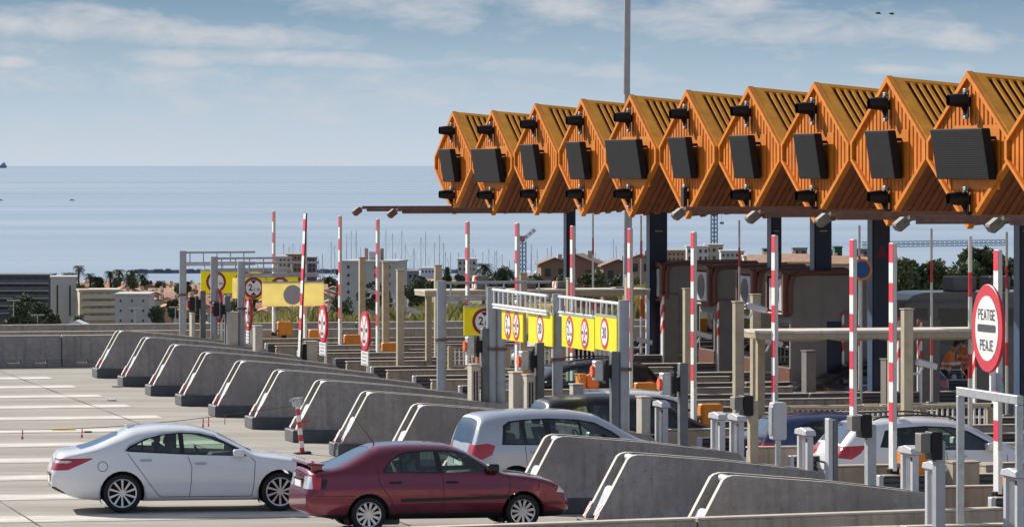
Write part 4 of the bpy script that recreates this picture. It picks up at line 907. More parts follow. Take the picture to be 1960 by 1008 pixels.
# ---------------------------------------------------------------- big round toll sign on a galvanised frame
D = 65.9; pA = W(1838, 740, D); s = F / D; base_z = .03
z_top = pA.z; h = -V
fr = thing('sign_frame', 'galvanised square tube frame carrying the round toll sign', 'frame', (pA.x, pA.y, 0), A)
t2_ = (1951 - 980) / F; ln = (t2_ * pA.y - pA.x) / ((-V).x - t2_ * (-V).y)
MB().box(-.05, .05, -.05, .05, base_z, z_top - .131).build('leg', 'steel', fr, bevel=.008)
MB().box(-.05, .05, -ln - .05, -ln + .05, base_z, z_top - .131).build('leg', 'steel', fr, bevel=.008)
MB().box(-.05, .05, -ln - .05, .05, z_top - .13, z_top).build('top_bar', 'steel', fr, bevel=.008)
MB().box(-.14, .14, -.14, .14, base_z - .03, base_z).build('foot_plate', 'steel', fr)
# sign stands on the bar
tt = (1889 - 980) / F; u = (tt * pA.y - pA.x) / ((-V).x - tt * (-V).y)
o = Vector((pA.x, pA.y, 0)) + h * u; zc = zat(628, o.y); r = 84.5 / F * o.y
M4 = sign_matrix((o.x, o.y, zc), rotz(-V, R(1)))
t = thing('toll_sign', 'big round red and white sign reading peatge peaje', 'road sign', matrix=M4)
plate(MB(), circ(r, 64), -.05, 0).build('sign_disc', 'sign_red', t, bevel=.012)
plate(MB(), circ(r * .735, 56), .001, .005).build('white_field', 'sign_white', t)
m = MB(); strokes(m, 'PEATGE', r * .215, 0, r * .31, .008); strokes(m, 'PEAJE', r * .215, 0, -r * .38, .008); m.build('lettering', 'ink', t, recalc=False)
bw, bh, cr = r * .58, r * .085, r * .035
plate(MB(), [(-bw, -bh + cr), (-bw + cr, -bh), (bw - cr, -bh), (bw, -bh + cr), (bw, bh - cr), (bw - cr, bh), (-bw + cr, bh), (-bw, bh - cr)], .006, .009).build('black_bar', mat('charcoal_bar', (.05, .05, .055), .5), t)
dz = z_top - zc
MB().box(-.035, .035, dz, .3, -.13, -.05).build('stem', 'white', t); MB().prism([(-.17, dz), (.17, dz), (.06, dz + .26), (-.06, dz + .26)], -.20, -.131, axes='xy').build('gusset', 'steel', t)
# ================================================================ cars: lofted shell, windows and arches cut along their outlines
def spl(P, x):
    """monotone cubic through points sorted by x"""
    n = len(P)
    if x <= P[0][0]: return P[0][1]
    if x >= P[-1][0]: return P[-1][1]
    h = [P[i + 1][0] - P[i][0] for i in range(n - 1)]; d = [(P[i + 1][1] - P[i][1]) / h[i] for i in range(n - 1)]
    def sl(i):
        if i == 0: return d[0]
        if i == n - 1: return d[-1]
        if d[i - 1] * d[i] <= 0: return 0
        w1, w2 = 2 * h[i] + h[i - 1], h[i] + 2 * h[i - 1]; return (w1 + w2) / (w1 / d[i - 1] + w2 / d[i])
    for i in range(n - 1):
        if x <= P[i + 1][0]:
            t = (x - P[i][0]) / h[i]; a, b = sl(i) * h[i], sl(i + 1) * h[i]
            return (2 * t ** 3 - 3 * t * t + 1) * P[i][1] + (t ** 3 - 2 * t * t + t) * a + (-2 * t ** 3 + 3 * t * t) * P[i + 1][1] + (t ** 3 - t * t) * b
def inpoly(x, z, P):
    c = False; n = len(P)
    for i in range(n):
        (x0, z0), (x1, z1) = P[i], P[(i + 1) % n]
        if (z0 > z) != (z1 > z) and x < (x1 - x0) * (z - z0) / (z1 - z0) + x0: c = not c
    return c
def car(label, s, loc, rz, paint, group=None, driver=None):
    """s: spec dict; local x runs from rear bumper (0) to front, y to the left, z up"""
    t = thing('car', label, 'car', loc, rz); t.name = 'parked_car' if s.get('parked') else 'car'
    Lc, Wd = s['L'], s['W'] / 2; top, belt, bot = s['top'], s['belt'], s['bot']
    xs = [0, .006, .02, .04, .065, .09, .12, .15]; x = .19
    while x < Lc - .17: xs.append(x); x += .045
    xs += [Lc - q for q in (.15, .12, .09, .065, .04, .02, .006, 0)]
    rx, fx, rp, fp = s.get('rx', .6), s.get('fx', .95), s.get('rp', .20), s.get('fp', .27)
    def plan(x):
        f = 1.0
        if x < rx: f -= rp * ((rx - x) / rx) ** 2.6
        if x > Lc - fx: f -= fp * ((x - Lc + fx) / fx) ** 2.4
        if x < .12: f -= .05 * ((.12 - x) / .12) ** 2
        if x > Lc - .12: f -= .06 * ((x - Lc + .12) / .12) ** 2
        return f
    rings = []
    for x in xs:
        zt, zb0, zl = spl(top, x), spl(belt, x), spl(bot, x); zb = min(zb0, zt - .035); zb = max(zb, zl + .05); w = Wd * plan(x)
        zm = zl + (zb - zl) * .55; pts = [(0, zl), (w * .5, zl), (w * .84, zl)]
        for i in range(1, 15):
            q = i / 14; z = zl + (zb - zl) * q
            if z < zm: y = w * (1 - .11 * ((zm - z) / (zm - zl)) ** 2.6)
            else: y = w * (1 - s.get('sh', .035) * ((z - zm) / (zb - zm)) ** 2.0)
            y -= s.get('crease', .0) * math.exp(-((q - .30) / .07) ** 2)
            pts.append((y, z))
        wb = pts[-1][0]; h = max(zt - zb, .03); n = 2.6 + 1.6 * min(1, h / .45); k = s.get('tumble', .46)
        for i in range(1, 17):
            a = (i / 16) * math.pi / 2; a = math.pi / 2 * (i / 16) ** 1.0
            y = wb * max(0, math.cos(a)) ** (2 / n); dz = h * math.sin(a) ** (2 / n); pts.append((y * (1 - k * dz), zb + dz))
        pts[-1] = (0, zt)
        rings.append([(x, y, z) for y, z in pts] + [(x, -y, z) for y, z in pts[-2:0:-1]])
    m = len(rings[0]); bm = bmesh.new(); V_ = [[bm.verts.new(p) for p in r] for r in rings]
    for a, b in zip(V_, V_[1:]):
        for i in range(m): bm.faces.new((a[i], b[i], b[(i + 1) % m], a[(i + 1) % m]))
    bm.faces.new(V_[0][::-1]); bm.faces.new(V_[-1]); bm.normal_update()
    if sum(f.normal.y for f in bm.faces if f.calc_center_median().y > Wd * .8) < 0: bmesh.ops.reverse_faces(bm, faces=bm.faces)
    bmesh.ops.triangulate(bm, faces=[f for f in bm.faces if len(f.verts) > 4])
    bm.normal_update()
    tree0 = BVHTree.FromBMesh(bm)
    def cut_side(P, pred):
        for i in range(len(P)):
            (x0, z0), (x1, z1) = P[i], P[(i + 1) % len(P)]; mx0, mx1 = min(a for a, _ in P) - .1, max(a for a, _ in P) + .1; mz0, mz1 = min(b for _, b in P) - .1, max(b for _, b in P) + .1
            fs = []
            for f in bm.faces:
                c = f.calc_center_median()
                if mx0 < c.x < mx1 and mz0 < c.z < mz1 and pred(f, c): fs.append(f)
            if not fs: continue
            g = set(fs); 
            for f in fs: g.update(f.edges); g.update(f.verts)
            bmesh.ops.bisect_plane(bm, geom=list(g), plane_co=(x0, 0, z0), plane_no=(z1 - z0, 0, -(x1 - x0)), dist=1e-5)
    def cut_top(P, pred):
        for i in range(len(P)):
            (x0, y0), (x1, y1) = P[i], P[(i + 1) % len(P)]; mx0, mx1 = min(a for a, _ in P) - .1, max(a for a, _ in P) + .1
            fs = [f for f in bm.faces if mx0 < f.calc_center_median().x < mx1 and pred(f, f.calc_center_median())]
            g = set(fs)
            for f in fs: g.update(f.edges); g.update(f.verts)
            bmesh.ops.bisect_plane(bm, geom=list(g), plane_co=(x0, y0, 0), plane_no=(y1 - y0, -(x1 - x0), 0), dist=1e-5)
    side = lambda f, c: abs(c.y) > .38 * Wd and abs(f.normal.y) > .30
    sidelow = lambda f, c: abs(c.y) > .55 * Wd
    regions = []                                     # (name, material, faces)
    def take(name, m_, pred, inner=0.0): regions.append((name, m_, pred, inner))
    for (nm, mt, P) in s['side_glass']:
        cut_side(P, side)
    fr = s['frame']; cut_side(fr, side)
    for P in (s['ws'], s['rw']): cut_top(P, lambda f, c: f.normal.z > .12 and c.z > s['glass_z'])
    for nm, mt, P, xlo, xhi, ymin in s['lamps']: cut_side(P, lambda f, c: xlo < c.x < xhi and abs(c.y) > ymin)
    r = s['arch']
    arcs = []
    for xw in s['wheels']:
        P = [(xw + r * math.cos(2 * math.pi * i / 22), s['wr'] + r * math.sin(2 * math.pi * i / 22)) for i in range(22)]; cut_side(P, sidelow); arcs.append(P)
    for z0 in s.get('low_z', []):
        g = list(bm.faces) + list(bm.edges) + list(bm.verts); bmesh.ops.bisect_plane(bm, geom=g, plane_co=(0, 0, z0), plane_no=(0, 0, 1), dist=1e-5)
    bm.normal_update(); bm.faces.ensure_lookup_table()
    sets = {}
    for f in bm.faces:
        c = f.calc_center_median(); key = 'body'
        if side(f, c):
            for nm, mt, P in s['side_glass']:
                if inpoly(c.x, c.z, P): key = (nm, mt); break
            else:
                if inpoly(c.x, c.z, fr): key = ('window_frame', 'trim')
        if key == 'body' and f.normal.z > .12 and c.z > s['glass_z']:
            if inpoly(c.x, c.y, s['ws']): key = ('windshield', s.get('wsm', 'glass'))
            elif inpoly(c.x, c.y, s['rw']): key = ('rear_window', 'glass_rear')
        if key == 'body':
            for nm, mt, P, xlo, xhi, ymin in s['lamps']:
                if xlo < c.x < xhi and abs(c.y) > ymin and inpoly(c.x, c.z, P): key = (nm, mt); break
        if sidelow(f, c) and any(inpoly(c.x, c.z, P) for P in arcs): key = None
        if key == 'body' and s.get('low_z') and c.z < s['low_z'][0]: key = ('lower_trim', s.get('low_mat', 'trim'))
        sets.setdefault(key, []).append(f)
    def emit(nm, mt, fs, off):
        # left and right pieces become objects of their own where they are apart
        groups = [fs]
        if nm not in ('body', 'windshield', 'rear_window', 'lower_trim'): groups = [[f for f in fs if f.calc_center_median().y > 0], [f for f in fs if f.calc_center_median().y <= 0]]
        for g in groups:
            if not g: continue
            ids = {}; vs = []; fl = []
            for f in g:
                row = []
                for v in f.verts:
                    if v.index not in ids: ids[v.index] = len(vs); vs.append(v.co - v.normal * off)
                    row.append(ids[v.index])
                fl.append(row)
            mb = MB(); mb.add(vs, fl); mb.build(nm, mt, t, smooth=True, recalc=False)
    bm.verts.index_update(); bm.normal_update()
    for key, fs in sets.items():
        if key is None: continue
        if key == 'body': emit('body', paint, fs, 0)
        else: emit(key[0], key[1], fs, .004 if 'glass' in key[1] else .001)
    bm.free()
    # helpers on the surface
    def hit(x, z, sg=-1):
        h = tree0.ray_cast(Vector((x, sg * 3, z)), Vector((0, -sg, 0)), 3); return (h[0], h[1]) if h[0] is not None else (Vector((x, sg * Wd, z)), Vector((0, sg, 0)))
    def strip(nm, mt, line, wd, proud, sg):
        mb = MB(); pts = []
        for (x0, z0), (x1, z1) in zip(line, line[1:]):
            for i in range(8): pts.append((x0 + (x1 - x0) * i / 8, z0 + (z1 - z0) * i / 8))
        pts.append(line[-1]); vs = []
        for i, (x, z) in enumerate(pts):
            a, b = pts[max(i - 1, 0)], pts[min(i + 1, len(pts) - 1)]; dx, dz = b[0] - a[0], b[1] - a[1]; l = math.hypot(dx, dz) or 1; nx, nz = -dz / l * wd / 2, dx / l * wd / 2
            for q in (-1, 1):
                p, n = hit(x + q * nx, z + q * nz, sg); vs.append(p + n * proud)
        mb.add(vs, [(2 * i, 2 * i + 1, 2 * i + 3, 2 * i + 2) for i in range(len(pts) - 1)]); o = mb.build(nm, mt, t, recalc=False)
    for sg in (-1, 1):
        for line in s['seams']: strip('door_seam', 'trim', line, .010, .0025, sg)
        for line, wd in s.get('strips', []): strip('side_moulding', 'trim', line, wd, .014, sg)
        if s.get('chrome'): strip('window_chrome', 'chrome', s['chrome'], .018, .006, sg)
        for x, z in s['handles']:
            p, n = hit(x, z, sg); mb = MB(); mb.box(-.105, .105, -.02, .02, -.017, .017); mb.v = [(a + p.x, b + p.y + sg * .015, c + p.z) for a, b, c in mb.v]; mb.build('door_handle', s.get('hm') or 'lav', t, bevel=.012)
        x, z = s['mirror']; p, n = hit(x, z, sg); mb = MB(); mb.box(-.09, .10, -.02, .20, -.055, .085)
        mb.v = [(p.x + a, p.y + sg * b - sg * .02, p.z + c) for a, b, c in mb.v]; mb.build('wing_mirror', s.get('mm') or paint, t, bevel=.04, seg=3, smooth=True)
    # cabin: floor pan, seats, wheel, dash
    gz = s['glass_z']; c0, c1 = s['cabin']
    MB().box(c0, c1, -Wd * .80, Wd * .80, .30, .40).build('floor_pan', 'inter', t)
    mb = MB(); mb.prism([(c1 - .05, .40), (c1 - .05, gz - .10), (c1 - .22, gz - .02), (c1 - .62, gz - .03), (c1 - .68, gz - .16), (c1 - .55, .40)], -Wd * .78, Wd * .78); mb.build('dashboard', 'inter', t, bevel=.03)
    for sg in (-1, 1): 
        mb = MB(); mb.box(c0, c1 - .2, sg * Wd * .80 - .02, sg * Wd * .80 + .02, .40, gz - .04); mb.build('door_lining', 'inter', t)
    def seat(x, y, wd, zs, mt):
        mb = MB(); mb.box(x - .05, x + .48, y - wd, y + wd, zs - .12, zs); q = len(mb.v)
        mb.prism([(x - .02, zs - .05), (x + .12, zs - .02), (x - .08, zs + .62), (x - .22, zs + .60)], y - wd, y + wd)
        o = mb.build('seat', mt, t, bevel=.04, seg=2, smooth=True)
        for yy in ([y] if wd < .4 else [y - .4, y + .4]): MB().box(x - .24, x - .13, yy - .13, yy + .13, zs + .66, zs + .86).build('headrest', mt, o, bevel=.04, seg=2, smooth=True)
    sx = s['seat_x']; zs = s['seat_z']; sm_ = s.get('seatm', 'inter')
    seat(sx, .38, .25, zs, sm_); seat(sx, -.38, .25, zs, sm_); seat(sx - .80, 0, .60, zs - .06 - s.get('rs', 0), sm_)
    mb = MB(); c = Vector((sx + .62, .38, zs + .38)); a1 = Vector((0, 1, 0)); a2 = Vector((-.45, 0, .89))
    mb.path([c + (a1 * math.cos(q * math.pi / 10) + a2 * math.sin(q * math.pi / 10)) * .185 for q in range(21)], .016, n=6); mb.path([c - a1 * .18, c + a1 * .18], .018, n=6); mb.path([c, c + Vector((.3, 0, -.12))], .03, n=6)
    mb.build('steering_wheel', 'trim', t, smooth=True)
    # wheels
    for xw in s['wheels']:
        for sg in (-1, 1):
            yw = sg * (Wd - .10); wr, rr = s['wr'], s['rim_r']
            def yy(v): return yw + sg * v
            mb = MB(); mb.tube((xw, yy(-.16), wr), (xw, yy(-.02), wr), rr * .97, n=28); wh = mb.build('wheel', 'hubdk', t)
            prof = [(rr * .985, -.10), (wr - .025, -.11), (wr, -.08), (wr, .05), (wr - .02, .085), (rr + .02, .092), (rr * .985, .075)]; n = 36; mb = MB(); vs = []
            for i in range(n):
                a = 2 * math.pi * i / n; vs += [(xw + p * math.cos(a), yy(q), wr + p * math.sin(a)) for p, q in prof]
            kq = len(prof); mb.add(vs, [(i * kq + j, ((i + 1) % n) * kq + j, ((i + 1) % n) * kq + (j + 1) % kq, i * kq + (j + 1) % kq) for i in range(n) for j in range(kq)]); mb.build('tyre', 'tyre', wh, smooth=True)
            mb = MB(); rl = [(rr, .078), (rr, .062), (rr * .91, .045), (rr * .91, .07)]; vs = []
            for i in range(n):
                a = 2 * math.pi * i / n; vs += [(xw + p * math.cos(a), yy(q), wr + p * math.sin(a)) for p, q in rl]
            mb.add(vs, [(i * 4 + j, ((i + 1) % n) * 4 + j, ((i + 1) % n) * 4 + (j + 1) % 4, i * 4 + (j + 1) % 4) for i in range(n) for j in range(4)])
            ns, wi, wo, tw = s['spokes']
            for i in range(ns):
                a = 2 * math.pi * i / ns + .2; ca, sa = math.cos(a), math.sin(a); cb, sb_ = math.cos(a + tw), math.sin(a + tw)
                i0, o0 = rr * .17, rr * .93; vs = []
                for rad, wdt, c_, s_, dp in ((i0, wi, ca, sa, .055), (o0, wo, cb, sb_, .068)):
                    for q in (-1, 1):
                        for dd in (0, -.025): vs.append((xw + rad * c_ - q * wdt * s_, yy(dp + dd), wr + rad * s_ + q * wdt * c_))
                mb.add(vs, [(0, 2, 6, 4), (1, 5, 7, 3), (0, 4, 5, 1), (2, 3, 7, 6)])
            mb.tube((xw, yy(.02), wr), (xw, yy(.066), wr), rr * .24, n=16); mb.build('rim', 'rim', wh)
            mb = MB(); n = 24; vs = []
            for i in range(n + 1):
                a = 2 * math.pi * i / n; vs += [(xw + (r + .012) * math.cos(a), sg * Wd * .50, wr + (r + .012) * math.sin(a)), (xw + (r + .012) * math.cos(a), sg * (Wd * .985), wr + (r + .012) * math.sin(a))]
            ok = [i for i in range(n) if vs[2 * i][2] > .16 and vs[2 * i + 2][2] > .10]
            mb.add(vs, [(2 * i, 2 * i + 1, 2 * i + 3, 2 * i + 2) for i in ok]); mb.build('wheel_housing', 'hubdk', t, recalc=False)
    # number plate, lower rear, antenna and the like
    zp = s.get('plate_z')
    if zp:
        h = tree0.ray_cast(Vector((-1, 0, zp)), Vector((1, 0, 0)), 3)
        if h[0] is not None:
            x = h[0].x; p = MB().box(x - .022, x - .006, -.26, .26, zp - .055, zp + .055).build('number_plate', 'plate', t); MB().box(x - .024, x - .0225, .225, .26, zp - .055, zp + .055).build('blue_band', mat('plate_blue', (.02, .06, .4), .4), p)
            MB().box(x - .03, x - .006, -.29, .29, zp + .06, zp + .085).build('plate_trim', s.get('plate_trim', 'trim'), t)
    if s.get('fin'):
        x = s['fin']; z = spl(top, x); MB().prism([(x - .10, z - .01), (x + .12, z - .01), (x + .02, z + .045), (x - .09, z + .055)], -.035, .035).build('roof_fin', paint, t, bevel=.012, smooth=True)
    if s.get('aerial'):
        x = s['aerial']; z = spl(top, x); MB().path([(x, 0, z - .01), (x - .12, 0, z + .16), (x - .36, 0, z + .46)], [.012, .006, .004], n=5).build('aerial', 'trim', t)
    if s.get('spoiler'):
        x, z = s['spoiler']; mb = MB(); mb.prism([(x, z), (x + .02, z + .045), (x + .30, z + .015), (x + .28, z - .015)], -Wd * .74, Wd * .74); sp = mb.build('rear_spoiler', paint, t, bevel=.012)
        for y in (-Wd * .68, Wd * .68): MB().box(x + .08, x + .26, y - .02, y + .02, z - .10, z).build('spoiler_foot', paint, sp)
    if s.get('rails'):
        a, b = s['rails']
        for sg in (-1, 1): MB().path([(x, sg * Wd * .66, spl(top, x) + .01 + (.035 if a < x < b else 0)) for x in [a + (b - a) * i / 10 for i in range(11)]], .016, n=6).build('roof_rail', 'trim', t, smooth=True)
    return t
SED = dict(L=4.83, W=1.86, rp=.16, rx=.75, sh=.045, tumble=.50, crease=.012,
    top=[(0, .74), (.05, .90), (.11, .995), (.16, 1.035), (.42, 1.075), (.62, 1.12), (1.16, 1.335), (1.44, 1.43), (1.95, 1.475), (2.38, 1.455), (2.84, 1.34), (3.22, 1.165), (3.52, 1.01), (3.99, .945), (4.37, .87), (4.66, .74), (4.80, .60), (4.83, .52)],
    belt=[(0, .68), (.2, .90), (.6, 1.0), (1.3, 1.035), (2.3, .985), (3.35, .935), (3.6, .90), (4.3, .78), (4.83, .48)],
    bot=[(0, .42), (.12, .36), (.5, .24), (1.2, .19), (3.9, .19), (4.5, .21), (4.7, .24), (4.83, .34)],
    side_glass=[('side_window', 'glass', [(1.33, 1.075), (1.35, 1.115), (1.53, 1.20), (1.53, 1.065)]), ('side_window', 'glass', [(1.56, 1.06), (1.56, 1.215), (1.75, 1.29), (2.0, 1.325), (2.17, 1.335), (2.20, 1.012)]), ('side_window', 'glass', [(2.28, 1.0), (2.26, 1.335), (2.45, 1.325), (2.70, 1.285), (3.02, 1.15), (3.24, .99), (3.22, .965)])],
    frame=[(1.25, 1.06), (1.32, 1.14), (1.60, 1.265), (1.90, 1.335), (2.23, 1.362), (2.55, 1.345), (2.82, 1.28), (3.22, 1.09), (3.36, .95), (2.36, .985), (1.33, 1.045)],
    ws=[(3.46, .62), (3.50, 0), (3.46, -.62), (2.88, -.50), (2.84, 0), (2.88, .50)], rw=[(.50, .56), (.46, 0), (.50, -.56), (1.14, -.48), (1.18, 0), (1.14, .48)], glass_z=.97,
    lamps=[('reverse_lamp', 'clearlamp', [(-.2, .855), (.26, .86), (.34, .885), (.26, .90), (-.2, .90)], -.3, .8, .42), ('tail_lamp', 'redlamp', [(-.2, .72), (.26, .74), (.47, .83), (.70, .935), (.66, .945), (-.2, .925)], -.3, .8, .42), ('bumper_trim', 'trim', [(-.1, .28), (.28, .26), (.20, .36), (.05, .45), (-.1, .46)], -.1, .4, .0)],
    low_z=[], arch=.385, wheels=(1.20, 3.937), wr=.335, rim_r=.25, spokes=(10, .012, .021, .12),
    seams=[[(1.29, 1.02), (1.45, .80), (1.72, .43), (1.83, .29), (1.88, .262)], [(2.33, .96), (2.40, .78), (2.385, .50), (2.36, .262)], [(3.42, .94), (3.50, .86), (3.47, .42), (3.44, .262)], [(1.88, .262), (3.44, .262)], [(.86 + .085 * math.cos(q * .524), .80 + .085 * math.sin(q * .524)) for q in range(13)]],
    handles=[(1.60, .90), (2.55, .84)], mirror=(3.20, .99), chrome=[(1.24, 1.055), (1.31, 1.15), (1.60, 1.28), (1.90, 1.35), (2.23, 1.377), (2.55, 1.36), (2.83, 1.295)], cabin=(.9, 3.45), seat_x=2.02, seat_z=.52, plate_z=.56, fin=1.40, rs=.16)
RED = dict(L=4.46, W=1.715, rp=.15, rx=.6, sh=.04, tumble=.46, crease=.0,
    top=[(0, .66), (.03, .80), (.06, .98), (.10, 1.035), (.40, 1.06), (.55, 1.09), (1.13, 1.345), (1.30, 1.395), (1.80, 1.42), (2.38, 1.40), (2.66, 1.32), (3.05, 1.12), (3.37, .935), (3.7, .90), (4.05, .835), (4.3, .74), (4.42, .60), (4.46, .50)],
    belt=[(0, .62), (.2, .90), (.6, .94), (1.3, .945), (2.3, .925), (3.2, .895), (3.5, .86), (4.2, .70), (4.46, .46)],
    bot=[(0, .34), (.15, .27), (.6, .22), (3.8, .19), (4.3, .20), (4.46, .28)],
    side_glass=[('side_window', 'glass', [(1.30, .985), (1.30, 1.02), (1.40, 1.13), (1.56, 1.235), (1.56, .975)]), ('side_window', 'glass', [(1.585, .975), (1.585, 1.245), (1.66, 1.275), (2.14, 1.295), (2.17, .965)]), ('side_window', 'glass', [(2.27, .955), (2.23, 1.29), (2.50, 1.272), (2.66, 1.232), (2.86, 1.12), (3.06, .96)])],
    frame=[(1.26, .97), (1.27, 1.02), (1.37, 1.14), (1.55, 1.26), (1.72, 1.305), (2.05, 1.318), (2.35, 1.312), (2.56, 1.29), (2.70, 1.245), (3.10, .955), (2.2, .945)],
    ws=[(3.30, .58), (3.34, 0), (3.30, -.58), (2.70, -.47), (2.66, 0), (2.70, .47)], rw=[(.44, .52), (.40, 0), (.44, -.52), (1.12, -.46), (1.15, 0), (1.12, .46)], glass_z=.92,
    lamps=[('tail_lamp', 'redlamp', [(.10, .72), (.22, .71), (.24, .90), (.10, .92)], -.3, .37, .38), ('reverse_lamp', 'clearlamp', [(-.2, .70), (.10, .72), (.10, .92), (-.2, .90)], -.3, .2, .38), ('lamp_surround', 'trim', [(.22, .71), (.31, .74), (.34, .86), (.24, .90)], -.3, .37, .38), ('headlamp', 'clearlamp', [(4.22, .60), (4.6, .55), (4.6, .72), (4.30, .74)], 4.1, 4.6, .38)],
    low_z=[.30], arch=.345, wheels=(1.02, 3.62), wr=.292, rim_r=.208, spokes=(11, .016, .024, .0),
    seams=[[(1.17, 1.04), (1.20, .80), (1.36, .58), (1.47, .36), (1.55, .32)], [(2.26, .95), (2.28, .6), (2.26, .33)], [(3.36, .92), (3.40, .80), (3.38, .34)], [(1.55, .32), (3.38, .33)], [(0.15, .60), (.80, .60)]],
    strips=[([(1.56, .515), (3.38, .54)], .05)], handles=[(1.47, .81), (2.42, .80)], hm='trim', mirror=(3.10, 1.0), mm='trim', cabin=(.85, 3.30), seat_x=1.92, seat_z=.48, seatm='seat_grey', rs=.2, plate_z=.78, aerial=1.30, spoiler=(.03, 1.095))
MPV = dict(L=4.26, W=1.81, rp=.14, rx=.55, sh=.05, tumble=.34, crease=.008,
    top=[(0, .80), (.04, 1.0), (.10, 1.20), (.17, 1.42), (.22, 1.50), (.34, 1.55), (.70, 1.595), (1.25, 1.62), (1.75, 1.61), (2.35, 1.545), (2.62, 1.43), (2.98, 1.22), (3.32, 1.06), (3.70, .98), (4.05, .84), (4.22, .62), (4.26, .5)],
    belt=[(0, .74), (.12, 1.0), (.5, 1.03), (1.5, 1.0), (2.6, .985), (3.2, .96), (3.7, .86), (4.26, .46)], bot=[(0, .36), (.2, .27), (.6, .21), (3.8, .2), (4.26, .28)],
    side_glass=[('side_window', 'glass', [(.62, 1.06), (.66, 1.36), (.74, 1.41), (.93, 1.43), (.97, 1.04)]), ('side_window', 'glass', [(1.03, 1.04), (1.0, 1.44), (1.34, 1.455), (1.40, 1.03)]), ('side_window', 'glass', [(1.50, 1.03), (1.46, 1.46), (2.0, 1.43), (2.04, 1.02)]), ('side_window', 'glass', [(2.08, 1.02), (2.05, 1.425), (2.3, 1.37), (2.62, 1.20), (2.84, 1.04), (2.84, 1.0)])],
    frame=[(.55, 1.03), (.60, 1.37), (.72, 1.44), (1.0, 1.465), (1.45, 1.48), (2.02, 1.45), (2.32, 1.395), (2.64, 1.23), (2.92, 1.03), (2.9, .985), (1.5, 1.01)],
    ws=[(3.20, .60), (3.24, 0), (3.20, -.60), (2.50, -.54), (2.46, 0), (2.50, .54)], rw=[(.06, .62), (.05, 0), (.06, -.62), (.20, -.56), (.21, 0), (.20, .56)], glass_z=1.0,
    lamps=[('tail_lamp', 'redlamp', [(-.2, .80), (.20, .78), (.36, .86), (.43, 1.02), (.30, 1.06), (-.2, 1.0)], -.3, .5, .50)],
    low_z=[.27], arch=.36, wheels=(.80, 3.48), wr=.31, rim_r=.22, spokes=(6, .03, .04, 0), seams=[[(.98, 1.0), (1.0, .7), (1.2, .45), (1.3, .3)], [(1.98, 1.0), (2.0, .6), (1.96, .3)], [(3.0, .95), (3.02, .6), (3.0, .3)], [(1.3, .3), (3.0, .3)]],
    handles=[(1.18, .90), (2.15, .88)], mirror=(2.80, 1.04), cabin=(.45, 3.15), seat_x=1.75, seat_z=.66, plate_z=.70)
HAT = dict(MPV, L=4.25, W=1.79, top=[(0, .78), (.05, .98), (.12, 1.10), (.30, 1.30), (.42, 1.395), (.55, 1.43), (.9, 1.465), (1.5, 1.48), (2.1, 1.44), (2.42, 1.36), (2.85, 1.15), (3.18, .985), (3.6, .92), (4.0, .80), (4.2, .6), (4.25, .5)],
    belt=[(0, .72), (.15, .95), (.6, .97), (1.5, .94), (2.6, .92), (3.2, .9), (3.7, .82), (4.25, .46)],
    side_glass=[('side_window', 'glass_dk', [(.72, 1.02), (.80, 1.25), (1.0, 1.30), (1.02, .99)]), ('side_window', 'glass_dk', [(1.06, .99), (1.05, 1.31), (1.42, 1.335), (1.45, .97)]), ('side_window', 'glass', [(1.54, .97), (1.52, 1.34), (1.95, 1.32), (2.25, 1.26), (2.62, 1.04), (2.66, .96)])],
    frame=[(.66, 1.0), (.76, 1.27), (1.0, 1.34), (1.48, 1.36), (1.97, 1.345), (2.28, 1.28), (2.68, 1.05), (2.74, .95), (1.5, .955)], glass_z=.94,
    ws=[(3.06, .60), (3.10, 0), (3.06, -.60), (2.42, -.50), (2.38, 0), (2.42, .50)], rw=[(.15, .60), (.14, 0), (.15, -.60), (.42, -.52), (.43, 0), (.42, .52)],
    lamps=[('tail_lamp', 'redlamp', [(-.2, .80), (.24, .80), (.36, .90), (.34, .98), (-.2, .97)], -.3, .5, .42)], seat_x=1.65, seat_z=.52, mirror=(2.62, .98), cabin=(.6, 3.05), plate_z=.62, fin=.62, seams=MPV['seams'])
